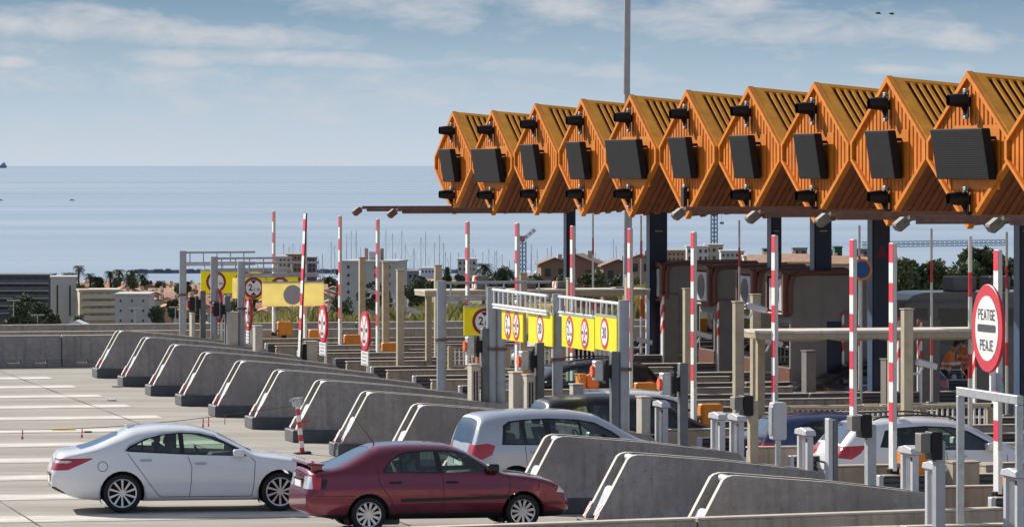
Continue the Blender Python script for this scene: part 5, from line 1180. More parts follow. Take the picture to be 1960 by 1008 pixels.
SUV = dict(HAT, L=4.44, W=1.855, top=[(0, .84), (.05, 1.02), (.14, 1.16), (.34, 1.40), (.46, 1.51), (.60, 1.55), (1.0, 1.60), (1.6, 1.615), (2.2, 1.57), (2.55, 1.48), (2.98, 1.26), (3.32, 1.10), (3.8, 1.03), (4.2, .90), (4.4, .66), (4.44, .56)],
    belt=[(0, .80), (.15, 1.04), (.6, 1.09), (1.5, 1.06), (2.6, 1.03), (3.3, 1.0), (3.8, .92), (4.44, .5)], bot=[(0, .42), (.2, .32), (.6, .27), (3.8, .27), (4.44, .36)],
    side_glass=[('side_window', 'glass_dk', [(.88, 1.16), (.98, 1.39), (1.2, 1.42), (1.22, 1.12)]), ('side_window', 'glass_dk', [(1.26, 1.115), (1.25, 1.43), (1.62, 1.455), (1.65, 1.10)]), ('side_window', 'glass', [(1.74, 1.095), (1.72, 1.455), (2.12, 1.43), (2.42, 1.36), (2.80, 1.15), (2.84, 1.07)])],
    frame=[(.80, 1.13), (.92, 1.41), (1.2, 1.455), (1.66, 1.48), (2.14, 1.455), (2.45, 1.38), (2.86, 1.16), (2.92, 1.055), (1.7, 1.075)], glass_z=1.06,
    ws=[(3.20, .62), (3.24, 0), (3.20, -.62), (2.56, -.52), (2.52, 0), (2.56, .52)], rw=[(.17, .60), (.16, 0), (.17, -.60), (.46, -.54), (.47, 0), (.46, .54)],
    lamps=[('tail_lamp', 'redlamp', [(-.2, .98), (.28, .93), (.44, 1.03), (.56, 1.17), (-.2, 1.13)], -.3, .6, .42)], arch=.40, wheels=(.93, 3.57), wr=.345, rim_r=.24, low_z=[.36], seat_x=1.8, seat_z=.66, mirror=(2.80, 1.1), cabin=(.7, 3.2), plate_z=.78, rails=(.75, 2.3), fin=None,
    handles=[(1.3, .98), (2.25, .96)], seams=[[(1.12, 1.05), (1.15, .8), (1.4, .5), (1.48, .36)], [(2.0, 1.03), (2.02, .6), (1.98, .36)], [(3.1, .98), (3.12, .6), (3.1, .36)], [(1.48, .36), (3.1, .36)]])
def paint(name, c, metal=.0, rough=.25): return mat(name, c, rough, metal, var=.02, scale=2, coat=.9)
P_WHITE = paint('white_car_paint', (.86, .86, .87)); P_RED = paint('wine_red_metallic', (.19, .011, .034), .45, .22); P_SILV = paint('silver_grey_metallic', (.50, .53, .58), .5, .32); P_BLACK = mat('black_car_paint', (.010, .010, .013), .35, 0, var=.02, coat=.25, spec=.3); P_BLUE = paint('dark_blue_car_paint', (.018, .035, .12), .2); P_PEARL = paint('pearl_white_car_paint', (.78, .78, .80), .0); P_DARK = paint('charcoal_car_paint', (.03, .03, .034), .3)
def place_car(label, s, x_rw, y_or_D, head, pnt, **kw):
    """puts the near-side rear wheel's contact point at photo column x_rw, depth D; heading in degrees left of +X"""
    a = R(head); D = y_or_D; p = W(x_rw, 0, D); p.z = 0
    yn = -(s['W'] / 2 - .1) if math.cos(a) > 0 else (s['W'] / 2 - .1)
    off = rotz((s['wheels'][0], yn, 0), a); return car(label, s, (p.x - off.x, p.y - off.y, 0.012), a, pnt, **kw), a
CARS = {}
CARS['white'] = place_car('glossy white saloon with two tone alloy wheels at the lower left', SED, 233.7, F * 6 / (981 - HY), 9, P_WHITE)
CARS['red'] = place_car('wine red saloon with black side strip, boot spoiler and aerial', RED, 704, F * 6 / (1019 - HY), 14.5, P_RED)
CARS['silver'] = place_car('silver people carrier behind the wine red car', MPV, 985, 78.9, 17, P_SILV)
CARS['black'] = place_car('black people carrier just beyond the silver one', dict(MPV, side_glass=[(n, 'glass_dk' if i > 1 else 'glass', p) for i, (n, m_, p) in enumerate(MPV['side_glass'])]), 1112, 84.0, 14, P_BLACK)
CARS['silver2'] = place_car('pale silver hatchback with its roof showing above the black people carrier', HAT, 1155, 88.6, 13.4, P_PEARL)
CARS['dark'] = place_car('black car facing us with open light at its windscreen, behind the gantry posts', SUV, 1205, 99.5, 193.4, P_BLACK)
CARS['far'] = place_car('small white car far behind the yellow hanging boards', HAT, 1130, 114.5, 193.4, P_WHITE)
CARS['blue'] = place_car('dark blue hatchback with a sun glint on its rear window', HAT, 1535, 80.4, 14, P_BLUE)
CARS['suv'] = place_car('white estate car with big red tail lamp beside the twin columns', SUV, 1697, 76.6, 13.4, P_PEARL)
CARS['shade'] = place_car('dark car in the shade under the canopy, only its roof line lit', dict(HAT), 1760, 103.5, 193.4, P_DARK)
# ================================================================ people
def skin_body(parent_name, joints, bones, groups, mats, root, loc, rz, label, cat='person', bands=()):
    names = list(joints); idx = {n: i for i, n in enumerate(names)}
    me = bpy.data.meshes.new('body'); me.from_pydata([joints[n][0] for n in names], [(idx[a], idx[b]) for a, b in bones], [])
    o = bpy.data.objects.new('body', me); COL.objects.link(o); md = o.modifiers.new('skin', 'SKIN'); md.use_smooth_shade = True
    if not me.skin_vertices: 
        return None
    for n in names:
        sv = me.skin_vertices[0].data[idx[n]]; r = joints[n][1]; sv.radius = (r, r) if not isinstance(r, tuple) else r; sv.use_root = (n == root)
    sb = o.modifiers.new('sub', 'SUBSURF'); sb.levels = sb.render_levels = 2
    dg = bpy.context.evaluated_depsgraph_get(); dg.update(); m2 = bpy.data.meshes.new_from_object(o.evaluated_get(dg)); bpy.data.objects.remove(o); bpy.data.meshes.remove(me)
    for q in mats: m2.materials.append(MT[q] if isinstance(q, str) else q)
    segs = [(Vector(joints[a][0]), Vector(joints[b][0]), groups(a, b)) for a, b in bones]
    for f in m2.polygons:
        c = f.center; best = (9e9, 0)
        for a, b, g in segs:
            d = b - a; t = max(0, min(1, (c - a).dot(d) / max(d.length_squared, 1e-9))); q = (c - a - d * t).length
            if q < best[0]: best = (q, g)
        g = best[1]
        if g == 1:
            for z0, z1 in bands:
                if z0 < c.z < z1: g = 4
        f.material_index = g; f.use_smooth = True
    p = bpy.data.objects.new('person', m2); COL.objects.link(p); p.location = loc; p.rotation_euler = (0, 0, rz); tag(p, label, cat); return p
def make_person(label, loc, rz, pose, jacket='hivis', lean=0.0, bands=(), hair='hair'):
    J = {}
    def P(n, x, y, z, r): J[n] = ((x, y, z), r)
    if pose == 'sit':
        hz = -.06; P('pelvis', 0, 0, hz, .15); P('spine', -.05, 0, hz + .20, .14); P('chest', -.09, 0, hz + .40, (.16, .13)); P('neck', -.06, 0, hz + .56, .06); P('head', -.03, 0, hz + .66, .085); P('crown', -.03, 0, hz + .79, .075)
        for s, n in ((1, 'l'), (-1, 'r')):
            P(n + 'sh', -.08, s * .19, hz + .45, .065); P(n + 'el', .12, s * .24, hz + .24, .047); P(n + 'wr', .36, s * .16, hz + .32, .032); P(n + 'hand', .44, s * .15, hz + .35, .03)
            P(n + 'hip', .05, s * .10, hz - .02, .09); P(n + 'kn', .45, s * .13, hz + .12, .065); P(n + 'an', .72, s * .12, hz - .02, .045); P(n + 'toe', .84, s * .12, hz + .04, .035)
    else:
        a = lean
        def L(x, z): return (x + (z - .95) * math.sin(a), .95 + (z - .95) * math.cos(a))
        def Q(n, x, y, z, r): xx, zz = L(x, z); P(n, xx, y, zz, r)
        P('pelvis', 0, 0, .95, .15); Q('spine', 0, 0, 1.15, (.17, .15)); Q('chest', 0, 0, 1.36, (.20, .16)); Q('neck', .03, 0, 1.52, .062); Q('head', .07, 0, 1.62, .088); Q('crown', .07, 0, 1.75, .075)
        for s, n in ((1, 'l'), (-1, 'r')):
            Q(n + 'sh', 0, s * .21, 1.43, .08); Q(n + 'el', .10, s * .27, 1.16, .062); Q(n + 'wr', .34, s * (.12 if pose == 'fold' else .2), 1.20, .042); Q(n + 'hand', .42, s * (.05 if pose == 'fold' else .18), 1.22, .034)
            P(n + 'hip', 0, s * .11, .88, .105); P(n + 'kn', .03, s * .13, .48, .07); P(n + 'an', -.02, s * .14, .09, .05); P(n + 'toe', .14, s * .16, .04, .04)
    hx, hy, hzz = J['head'][0]; P('nose', hx + .105, 0, hzz + .02, .014)
    B = [('pelvis', 'spine'), ('spine', 'chest'), ('chest', 'neck'), ('neck', 'head'), ('head', 'crown'), ('head', 'nose')]
    for n in 'lr':
        B += [('chest', n + 'sh'), (n + 'sh', n + 'el'), (n + 'el', n + 'wr'), (n + 'wr', n + 'hand'), ('pelvis', n + 'hip'), (n + 'hip', n + 'kn'), (n + 'kn', n + 'an'), (n + 'an', n + 'toe')]
        x, y, z = J[n + 'hand'][0]; s = 1 if n == 'l' else -1
        for i, (dy, ln) in enumerate(((-.030, .060), (-.010, .072), (.010, .068), (.030, .052))):
            P(f'{n}f{i}', x + ln * .6, y + dy, z + .004, .010); P(f'{n}g{i}', x + ln, y + dy, z - .022, .008); B += [(n + 'hand', f'{n}f{i}'), (f'{n}f{i}', f'{n}g{i}')]
        P(n + 'th', x + .01, y - s * .045, z + .018, .011); P(n + 'tt', x + .045, y - s * .055, z + .02, .009); B += [(n + 'hand', n + 'th'), (n + 'th', n + 'tt')]
    def grp(a, b):
        k = {a, b}
        if k & {'head', 'crown', 'nose'} or any(q[1:] == 'hand' or q[1] in 'fgt' and len(q) == 3 and q[0] in 'lr' and (q[2].isdigit() or q in ('lth', 'rth', 'ltt', 'rtt')) for q in (b,)): return 0
        if any(q[1:] in ('toe',) for q in (b,)): return 3
        if any(q[1:] in ('hip', 'kn', 'an') for q in (b,)): return 2
        return 1
    p = skin_body('person', J, B, grp, ['skin', jacket, 'trousers', 'black', 'reflect'], 'pelvis', loc, rz, label, bands=bands)
    if p is None: return None
    cx, cy, cz = J['head'][0]; c2 = J['crown'][0]
    m = MB(); n = 14; vs = []; rows = 6
    for j in range(rows + 1):
        a = j / rows * math.pi * .56
        for i in range(n): b = 2 * math.pi * i / n; vs.append((c2[0] - .015 + .098 * math.sin(a) * math.cos(b), .092 * math.sin(a) * math.sin(b), c2[2] - .035 + .115 * math.cos(a) - (.05 if math.cos(b) < 0 else -.01) * j / rows))
    m.add(vs, [(j * n + i, j * n + (i + 1) % n, (j + 1) * n + (i + 1) % n, (j + 1) * n + i) for j in range(rows) for i in range(n)]); h = m.build('hair', hair, p, smooth=True)
    for s in (1, -1): 
        MB().tube((cx + .080, s * .034, cz + .045), (cx + .090, s * .034, cz + .045), .012, n=8).build('eye', 'black', p)
    return p
for key, lab in (('white', 'driver in dark clothes sitting in the white saloon'), ('red', 'driver in dark clothes sitting in the wine red saloon'), ('silver', 'driver sitting in the silver people carrier'), ('suv', 'driver sitting in the white estate car'), ('black', 'driver sitting in the black people carrier')):
    (o, a) = CARS[key]; s = {'white': SED, 'red': RED, 'silver': MPV, 'suv': SUV, 'black': MPV}[key]
    q = Vector(o.location) + rotz((s['seat_x'] + .12, .38, s['seat_z'] - .04), a); make_person(lab, q, a, 'sit', 'shirt')
L, p = at(1806, 4.55); make_person('worker in orange jacket leaning forward with folded arms, seen from behind', (p.x, p.y, .02), A + R(-28), 'fold', 'hivis', R(20), bands=((1.02, 1.08), (1.16, 1.22)))
L, p = at(1853, 4.45); make_person('worker in orange jacket half hidden behind the round toll sign', (p.x, p.y, .02), A + R(190), 'fold', 'hivis', R(10), bands=((1.02, 1.08), (1.30, 1.36)))
# ================================================================ under the canopy
L, p = at(1824, 3.6); t = thing('chevron_board', 'dark board with pale chevrons behind the orange jacket workers', 'sign board', matrix=sign_matrix((p.x, p.y, .25), U))
z0, z1 = zat(690, p.y) - .25, zat(640, p.y) - .25; plate(MB(), [(-.42, z0), (.42, z0), (.42, z1), (-.42, z1)], -.04, 0).build('board_plate', 'brown', t)
for i in range(4):
    x = -.36 + i * .2; zc = (z0 + z1) / 2; hh = (z1 - z0) * .34; m = MB(); m.add([(x, zc, .004), (x + .1, zc + hh, .004), (x + .17, zc + hh, .004), (x + .07, zc, .004), (x + .17, zc - hh, .004), (x + .1, zc - hh, .004)], [(0, 1, 2, 3), (0, 3, 4, 5)]); m.build('chevron', 'sign_grey', t)
for x in (-.3, .3): MB().box(x - .03, x + .03, 0, z0 + .05, -.1, -.041).build('leg', 'dkgrey', t)
L, p = at(1826, 4.7); t = thing('traffic_cone', 'grey white cone standing between the two orange jacket workers', 'traffic cone', (p.x, p.y, .25)); m = MB(); m.tube((0, 0, .04), (0, 0, .72), .17, .04, n=16); m.build('cone', 'lav', t, smooth=True); MB().box(-.22, .22, -.22, .22, 0, .04).build('foot', 'black', t)
# beige van standing in the shade
L, p = at(1655, 3.55); t = thing('delivery_van', 'beige grey high van standing in the shade under the canopy', 'van', (p.x, p.y, 0), A)
H = 2.80; vb = mat('beige_van_paint', (.17, .15, .125), .5, var=.08, scale=2, coat=.4, streak=.2)
MB().prism([(.0, .4), (.0, 1.25), (.25, 1.5), (.75, 2.55), (1.0, H - .06), (1.3, H), (5.5, H), (5.6, H - .1), (5.6, .4)], -.95, .95).build('body', vb, t, bevel=.04, seg=2)
for x0, x1 in ((.55, 1.35), (1.65, 2.9), (3.1, 4.2), (4.35, 5.4)): w_ = MB().prism([(x0, 1.55), (x0 + (.42 if x0 < 1 else 0.0), 2.40), (x1, 2.40), (x1, 1.55)], -.962, -.951).build('window', 'glass_dk', t); MB().box(x0 - .03, x1 + .03, -.958, -.9515, 1.49, 1.53).build('window_sill', 'dkgrey', t)
MB().box(.05, 5.58, -.975, -.951, 2.55, 2.62).build('rain_gutter', 'dkgrey', t); MB().box(-.06, .0, -.9, .9, .42, .7).build('bumper', 'black', t)
for x in (1.0, 4.4):
    wv = MB().tube((x, -.98, .36), (x, -.74, .36), .36, n=24).build('wheel', 'tyre', t, smooth=True); MB().tube((x, -.99, .36), (x, -.981, .36), .21, n=18).build('rim', 'rim', wv)
for x0, x1 in ((2.2, 2.85), (3.2, 3.75)): MB().box(x0, x1, -.4, .4, H + .002, H + .38).build('roof_unit', 'fin', t, bevel=.03)
L, p = at(1650, 6.2); zc = zat(516, p.y); t = thing('no_stopping_sign', 'round blue sign with orange rim half hidden by a striped arm', 'road sign', matrix=sign_matrix((p.x, p.y, zc), U)); plate(MB(), circ(.24), -.03, 0).build('rim_plate', 'box_orange', t); plate(MB(), circ(.185), .001, .006).build('blue_field', mat('sign_blue', (.02, .10, .35), .4), t); MB().tube((0, -zc + .25, -.06), (0, .1, -.06), .03, n=8).build('post', 'steel', t)
# ================================================================ striped delineator post, rope with tags, debris, birds
p = W(579, 866, F * 6 / (868 - HY)); p.z = 0; t = thing('striped_post', 'red and white striped post with a taped metal head behind the white saloon bonnet', 'post', p, A)
t.rotation_euler = (0, R(-6), A); MT['rw'] = band_mat('red_white_post', (.82, .79, .76), (.62, .05, .05), .27, .5)
MB().tube((0, 0, 0), (0, 0, 1.0), .05, n=12).build('shaft', 'rw', t, smooth=True); h = MB().tube((0, 0, 1.0), (0, 0, 1.17), .10, .11, n=12).build('taped_head', 'steel', t); m = MB()
for i in range(7): a = i * .9; m.path([(.1 * math.cos(a), .1 * math.sin(a), 1.02 + .02 * i), (.16 * math.cos(a + .3), .16 * math.sin(a + .3), 1.08 + .015 * i), (.09 * math.cos(a + .8), .09 * math.sin(a + .8), 1.17)], .014, n=5)
m.build('tape_ends', 'sign_grey', h); MB().tube((.02, 0, .66), (.22, -.02, .66), .022, n=6).build('reflector_peg', 'sign_red', t); MB().box(-.16, .16, -.16, .16, 0, .04).build('foot', 'black', t)
top = t.matrix_basis @ Vector((0, 0, 1.02)); far = W(-260, 812, 93.0)
rp_ = [top.lerp(far, i / 24) - Z * (.28 * math.sin(math.pi * i / 24)) for i in range(25)]
tag(MB().path(rp_, .007, n=5).build('rope', 'ink'), 'thin dark rope stretched low across the road from the striped post', 'rope')
for i, x in enumerate((43, 157, 271, 390, 399, 430)):
    tx = (x - 980) / F; best = min(((rp_[j].lerp(rp_[j + 1], q / 10)) for j in range(24) for q in range(10)), key=lambda v: abs(v.x / v.y - tx))
    o = MB().prism([(-.009, 0), (.009, 0), (.022, -.08), (.006, -.12), (.024, -.16), (.018, -.2), (-.018, -.2), (-.02, -.15), (-.004, -.11)], -.006, .006).build('warning_tag', 'sign_red'); o.location = best; o.rotation_euler = (0, 0, .3 * i)
    tag(o, f'small red plastic tag hanging on the rope, {ORDW[5 - i]} from the striped post', 'tag', 'red tags on the rope')
for x, y, sx, m_, lab in ((121, 823, .28, 'board_back', 'flat scrap of brown cardboard lying on the road'), (168, 827, .09, 'ink', 'dark little scrap on the road right of the cardboard'), (214, 767, .12, 'sign_white', 'crumpled pale paper on the road near the islands'), (224, 741, .14, 'box_tan', 'small tan litter beside the second island nose')):
    D = F * 6 / (y - HY); p = W(x, y, D); o = MB().prism([(-sx, -.05), (-sx * .2, -.09), (sx * .9, -.04), (sx, .06), (.1 * sx, .1), (-sx * .8, .06)], .012, .05 if m_ != 'ink' else .03, axes='xy').build('litter', m_); o.location = (p.x, p.y, 0); tag(o, lab, 'litter', 'bits of litter on the road')
for x, y in ((1681, 26), (1707, 27)):
    p = W(x, y, 260); t = thing('bird', 'small dark bird gliding above the canopy, ' + ('first' if x < 1700 else 'second') + ' of two', 'bird', p, .2, 'two birds in the sky')
    m = MB(); m.path([(-.16, 0, 0), (-.06, 0, .01), (.08, 0, 0), (.18, 0, -.01)], [.012, .05, .045, .01], n=6); m.build('body', 'ink', t, smooth=True)
    for s in (1, -1): MB().add([(-.05, 0, .02), (.07, 0, .02), (.03, s * .22, .09), (-.06, s * .42, .03), (-.09, s * .2, .08)], [(0, 1, 2, 3, 4)]).build('wing', 'ink', t)
# ================================================================ the town, the marina and the sea traffic
def cm(n, c, **k): return mat(n, c, .85, var=k.pop('var', .08), scale=k.pop('scale', .3), **k)
TW = dict(white=cm('town_white_wall', (.50, .49, .50)), cream=cm('town_cream_wall', (.52, .45, .36)), grey=cm('town_grey_wall', (.24, .24, .27)), shade=cm('town_shaded_wall', (.12, .12, .145)), pink=cm('town_pink_wall', (.42, .27, .21)), brick=cm('town_brick_wall', (.24, .14, .11)),  # shade: wall colour darkened to hold the shade on the front
          tile=cm('terracotta_tiles', (.50, .24, .15), var=.25, scale=.9), tile2=cm('pale_terracotta_tiles', (.56, .33, .23), var=.2, scale=.9), browntile=cm('brown_roof_tiles', (.24, .15, .11), var=.2), win=mat('far_window', (.03, .035, .045), .2, var=.3), green=cm('green_shutter', (.03, .09, .07)))
def block(label, x0, x1, yt, yb, D, wall, rows, cols, win=(.45, .45), depth=12, yaw=0.0, balc=False, cat='apartment block', name='apartment_block', roof=None, extra=None, group=None):
    s = F / D; wd = (x1 - x0) / s; zt = zat(yt, D); zg = terr_z(D + depth / 2) - .5; zv = zat(yb, D); c = W((x0 + x1) / 2, 0, D)
    t = thing(name, label, cat, (c.x, c.y + depth / 2, zg), yaw, group); h = zt - zg
    MB().box(-wd / 2, wd / 2, -depth / 2, depth / 2, 0, h).build('wall', TW[wall], t)
    MB().box(-wd / 2 - .2, wd / 2 + .2, -depth / 2 - .2, depth / 2 + .2, h, h + .35).build('parapet', TW[roof or wall], t)
    fh = (zt - zv) / rows; proto = None
    for r in range(rows):
        for q in range(cols):
            x = -wd / 2 + wd * (q + .5) / cols; z = h - fh * (r + .55); ww, hh = wd / cols * win[0], fh * win[1]
            if proto is None: proto = MB().box(-ww / 2, ww / 2, -.06, .06, -hh / 2, hh / 2).build('window', TW['win'], t); o = proto
            else: o = proto.copy(); COL.objects.link(o)
            o.location = (x, -depth / 2 - .02, z)
        if balc:
            z = h - fh * (r + 1) + .02; b = MB().box(-wd / 2 + .3, wd / 2 - .3, -depth / 2 - 1.1, -depth / 2 - .06, z, z + .16).build('balcony', TW['white'], t); MB().box(-wd / 2 + .3, wd / 2 - .3, -depth / 2 - 1.1, -depth / 2 - 1.04, z + .16, z + .95).build('balustrade', TW[wall], b)
    return t, wd, depth, h
def house(label, x, yt, wpx, D, wall, tile, yaw, depth=None, hp=.28, group='terracotta roofed houses of the town'):
    s = F / D; wd = wpx / s; depth = depth or wd * .9; zr = zat(yt, D); zg = terr_z(D) - .5; c = W(x, 0, D); t = thing('town_house', label, 'house', (c.x, c.y, zg), yaw, group)
    h = zr - zg; he = h - wd * .5 * hp * 1.4
    MB().prism([(-wd / 2, 0), (wd / 2, 0), (wd / 2, he), (0, h - .12), (-wd / 2, he)], -depth / 2, depth / 2).build('wall', TW[wall], t)
    m = MB()
    for sg in (-1, 1): m.add([(0, -depth / 2 - .4, h), (0, depth / 2 + .4, h), (sg * (wd / 2 + .5), depth / 2 + .4, he - .2), (sg * (wd / 2 + .5), -depth / 2 - .4, he - .2), (0, -depth / 2 - .4, h + .2), (0, depth / 2 + .4, h + .2), (sg * (wd / 2 + .5), depth / 2 + .4, he), (sg * (wd / 2 + .5), -depth / 2 - .4, he)], [(0, 1, 2, 3), (7, 6, 5, 4), (0, 3, 7, 4), (1, 5, 6, 2), (3, 2, 6, 7)])
    rf = m.build('roof', TW[tile], t); MB().box(wd * .18, wd * .18 + .7, -.4, .4, h - wd * .1, h + .7).build('chimney', TW['cream'], rf)
    for wx in (-.25, .25): MB().box(wx * wd - .5, wx * wd + .5, -depth / 2 - .05, -depth / 2 + .05, he - 2.2, he - .8).build('window', TW['win'], t)
    return t
rnd = random.Random(5)
# left side blocks
block('long apartment block at the far side, front coloured dark for shade, many floors', -60, 96, 528, 600, 960, 'shade', 5, 9, (.55, .5), balc=True)
block('tall pale stair tower joined to the long dark fronted block', 93, 141, 532, 610, 940, 'white', 1, 2, (.12, .75), depth=10, yaw=R(6))
block('white apartment block with rows of balconies left of the plain gable block', 143, 222, 557, 612, 930, 'cream', 4, 5, (.42, .5), balc=True, yaw=R(10))
block('plain pale lilac gable block with nine small windows', 220, 285, 565, 622, 900, 'white', 3, 3, (.14, .22), depth=14)
t, wd, dp, h = block('white flat roofed block with chimney towers in front of the marina', 662, 768, 502, 566, 860, 'white', 4, 4, (.16, .34), depth=12, yaw=R(-9))
MB().box(-.9, .9, -1, 1, h + .36, h + 2.0).build('lift_house', TW['white'], t)
for x in (-1.6, 1.5): MB().box(x - .3, x + .3, -.3, .3, h + .36, h + 2.6).build('chimney', TW['pink'], t)
for z in (.9, 3.2, 5.4): MB().box(-wd / 2 - 1.2, -wd / 2 - .01, -5.6, 4, h - z - 1.6, h - z - .5).build('balcony', TW['green' if z < 3 else 'brick'], t)
block('distant pale hotel with stepped top behind the cream board', 527, 548, 492, 520, 1420, 'cream', 3, 3)
block('distant pink hotel wing behind the cream board', 548, 583, 488, 520, 1430, 'pink', 3, 5)
block('distant grey flats left of the leaning arm', 583, 604, 494, 520, 1440, 'grey', 3, 3)
block('white low boat store by the marina', 806, 832, 514, 524, 1500, 'white', 1, 4, cat='shed', name='boat_store')
block('white marina office with dark glass tower', 876, 912, 497, 520, 1350, 'white', 2, 4, cat='building', name='marina_office', extra=1)
block('low blue grey marina shed behind the tan posts', 770, 800, 520, 535, 1300, 'grey', 1, 3, cat='shed', name='boat_store')
# right side blocks
for i, (x0, x1, yt, yb, D, wl, r, c) in enumerate(((1270, 1318, 481, 500, 1150, 'pink', 2, 6), (1315, 1356, 473, 500, 1120, 'white', 2, 4), (1350, 1384, 470, 500, 1160, 'cream', 2, 3), (1380, 1424, 482, 505, 1100, 'white', 2, 5), (1424, 1470, 492, 508, 1050, 'cream', 1, 4), (1518, 1545, 476, 500, 1250, 'grey', 2, 2), (1462, 1480, 478, 500, 1260, 'green', 2, 2), (1560, 1610, 480, 505, 1240, 'grey', 2, 4), (1598, 1612, 474, 500, 1220, 'green', 1, 1), (1640, 1662, 478, 500, 1260, 'grey', 2, 2))):
    block(f'far seafront building seen between the navy columns, {["pink", "white stepped", "cream with roof terrace", "white wide", "low cream", "grey tower", "green narrow", "long grey", "small green", "small grey"][i]} one', x0, x1, yt, yb, D, wl, r, c, depth=9, group=None)
for i, (x, yt, w_, D) in enumerate(((1465, 489, 70, 900), (1520, 487, 62, 940), (1600, 491, 60, 900), (1650, 493, 50, 920))):
    house(f'long pale terracotta roof seen between the navy columns, {ORDW[i]} one along', x, yt, w_, D, 'cream', 'tile2', R(90), hp=.3)
house('brown roofed villa with wide gable left of the far navy column', 1058, 494, 52, 760, 'brick', 'browntile', R(8)); house('large brown roofed villa directly behind the far navy column', 1108, 487, 100, 790, 'brick', 'browntile', R(-10)); house('brown roofed villa right of the grey mast', 1180, 497, 56, 770, 'brick', 'browntile', R(5)); house('pale gabled villa left of the wide navy column', 1226, 487, 44, 800, 'pink', 'browntile', R(0))
# terracotta quarter
n = 0
for D, yb_, cnt, xa, xb in ((1440, 538, 14, -10, 330), (1390, 543, 12, 20, 330), (1440, 536, 16, 600, 1040), (1380, 540, 14, 640, 1040), (1420, 541, 15, 300, 660), (1330, 546, 15, 215, 650), (1240, 552, 15, 215, 640), (1150, 560, 14, 230, 640), (1060, 570, 12, 290, 640), (980, 582, 10, 300, 640), (900, 594, 6, 330, 640)):
    for i in range(cnt):
        x = xa + (xb - xa) * (i + .5 + rnd.uniform(-.3, .3)) / cnt; w_ = rnd.uniform(9, 13) * F / D * .36 * 2.2
        q = rnd.random(); wl = 'cream' if q < .35 else 'white' if q < .7 else 'pink'; tl = 'tile' if rnd.random() < .45 else 'tile2'
        house(f'small far house with terracotta roof and {"white" if wl == "white" else "tinted"} walls among the crowded roofs', x, yb_ + rnd.uniform(-3, 5), min(w_, 46), D + rnd.uniform(-25, 25), wl, tl, R(rnd.choice((0, 90)) + rnd.uniform(-14, 14)), group='crowded terracotta houses of the town')
# breakwater and boats
t = MB()
for i in range(90): x = W(255 + i * 7.4, 0, 1645).x; z = SEA_Z + 1.4 + rnd.uniform(-.25, .25); t.prism([(-4, SEA_Z - 1), (-1.2, z), (1.4, z + .1), (4.5, SEA_Z - 1)], x - .8, x + .75, axes='yz')
t.v = [(a, b + 1645, c) for a, b, c in t.v]
tag(t.build('breakwater', cm('breakwater_rock', (.10, .115, .15), var=.3, scale=.4)), 'long dark rock breakwater between the town and the sea', 'breakwater')
MTW = mat('mast_metal', (.30, .32, .37), .4, var=.1); HUL = mat('boat_hull_white', (.7, .71, .74), .35, var=.05)
bp = thing('sailing_boat', 'x', 'boat', group='moored sailing boats with bare masts')
m = MB(); hp = [(-4.6, .9), (-4.4, -.1), (3.4, -.1), (5.2, 1.1)]; m.prism(hp, -1.1, 1.1); m.box(-2, 1.4, -.7, .7, 1.0, 1.5); m.build('hull', HUL, bp, bevel=.1)
MB().tube((.6, 0, .8), (.6, 0, 13.2), .13, .08, n=6).build('mast', MTW, bp); MB().tube((.5, 0, 2.2), (-3.8, 0, 2.4), .08, n=5).build('boom', MTW, bp); m = MB(); m.tube((.6, 0, 13), (5.0, 0, 1.2), .025, n=4); m.tube((.6, 0, 13), (-4.4, 0, 1.0), .025, n=4); m.build('stays', MTW, bp)
bp = Proto(bp)
for i in range(74):
    x = 540 + 720 * (i + rnd.random()) / 74; D = rnd.uniform(1500, 1625)
    hsc = rnd.uniform(.55, 1.15) * (1.15 if 640 < x < 900 else .9); p = W(x, 0, D); p.z = max(terr_z(D), SEA_Z - .1) + .6
    o = bp.put(p, rnd.uniform(0, 6.28), 'moored sailing boat with a bare thin mast among the other masts of the marina'); o.scale = (1, 1, hsc)
for x, y, lab in ((1, 384, 'small motor boat far out on the sea by the edge'), (138, 384, 'small motor boat alone far out on the sea')):
    D = F * 40 / (y - HY); p = W(x, y, D); t = thing('motor_boat', lab, 'boat', (p.x, p.y, SEA_Z), 0); MB().prism([(-3, -.2), (2.4, -.2), (3.4, .9), (-3, .8)], -1, 1).build('hull', 'dkgrey', t); MB().prism([(-1.4, .8), (1, .85), (.5, 1.9), (-1.2, 1.9)], -.7, .7).build('cabin', 'lav', t)
D = 60000; p = W(-10, 0, D); t = thing('tanker_ship', 'hazy blue grey tanker ship on the horizon at the picture edge', 'ship', (p.x, p.y, SEA_Z), 0); t.scale = (.72, .72, .62); SH = mat('hazy_ship_grey', (.22, .31, .42), .7, var=.05)
MB().prism([(-230, 0), (215, 0), (228, 40), (215, 62), (-240, 58)], -20, 20).build('hull', SH, t); MB().prism([(120, 60), (205, 60), (200, 95), (180, 118), (150, 118), (140, 92), (120, 88)], -18, 18).build('superstructure', SH, t); MB().tube((178, 0, 118), (178, 0, 138), 5, n=8).build('funnel', SH, t)
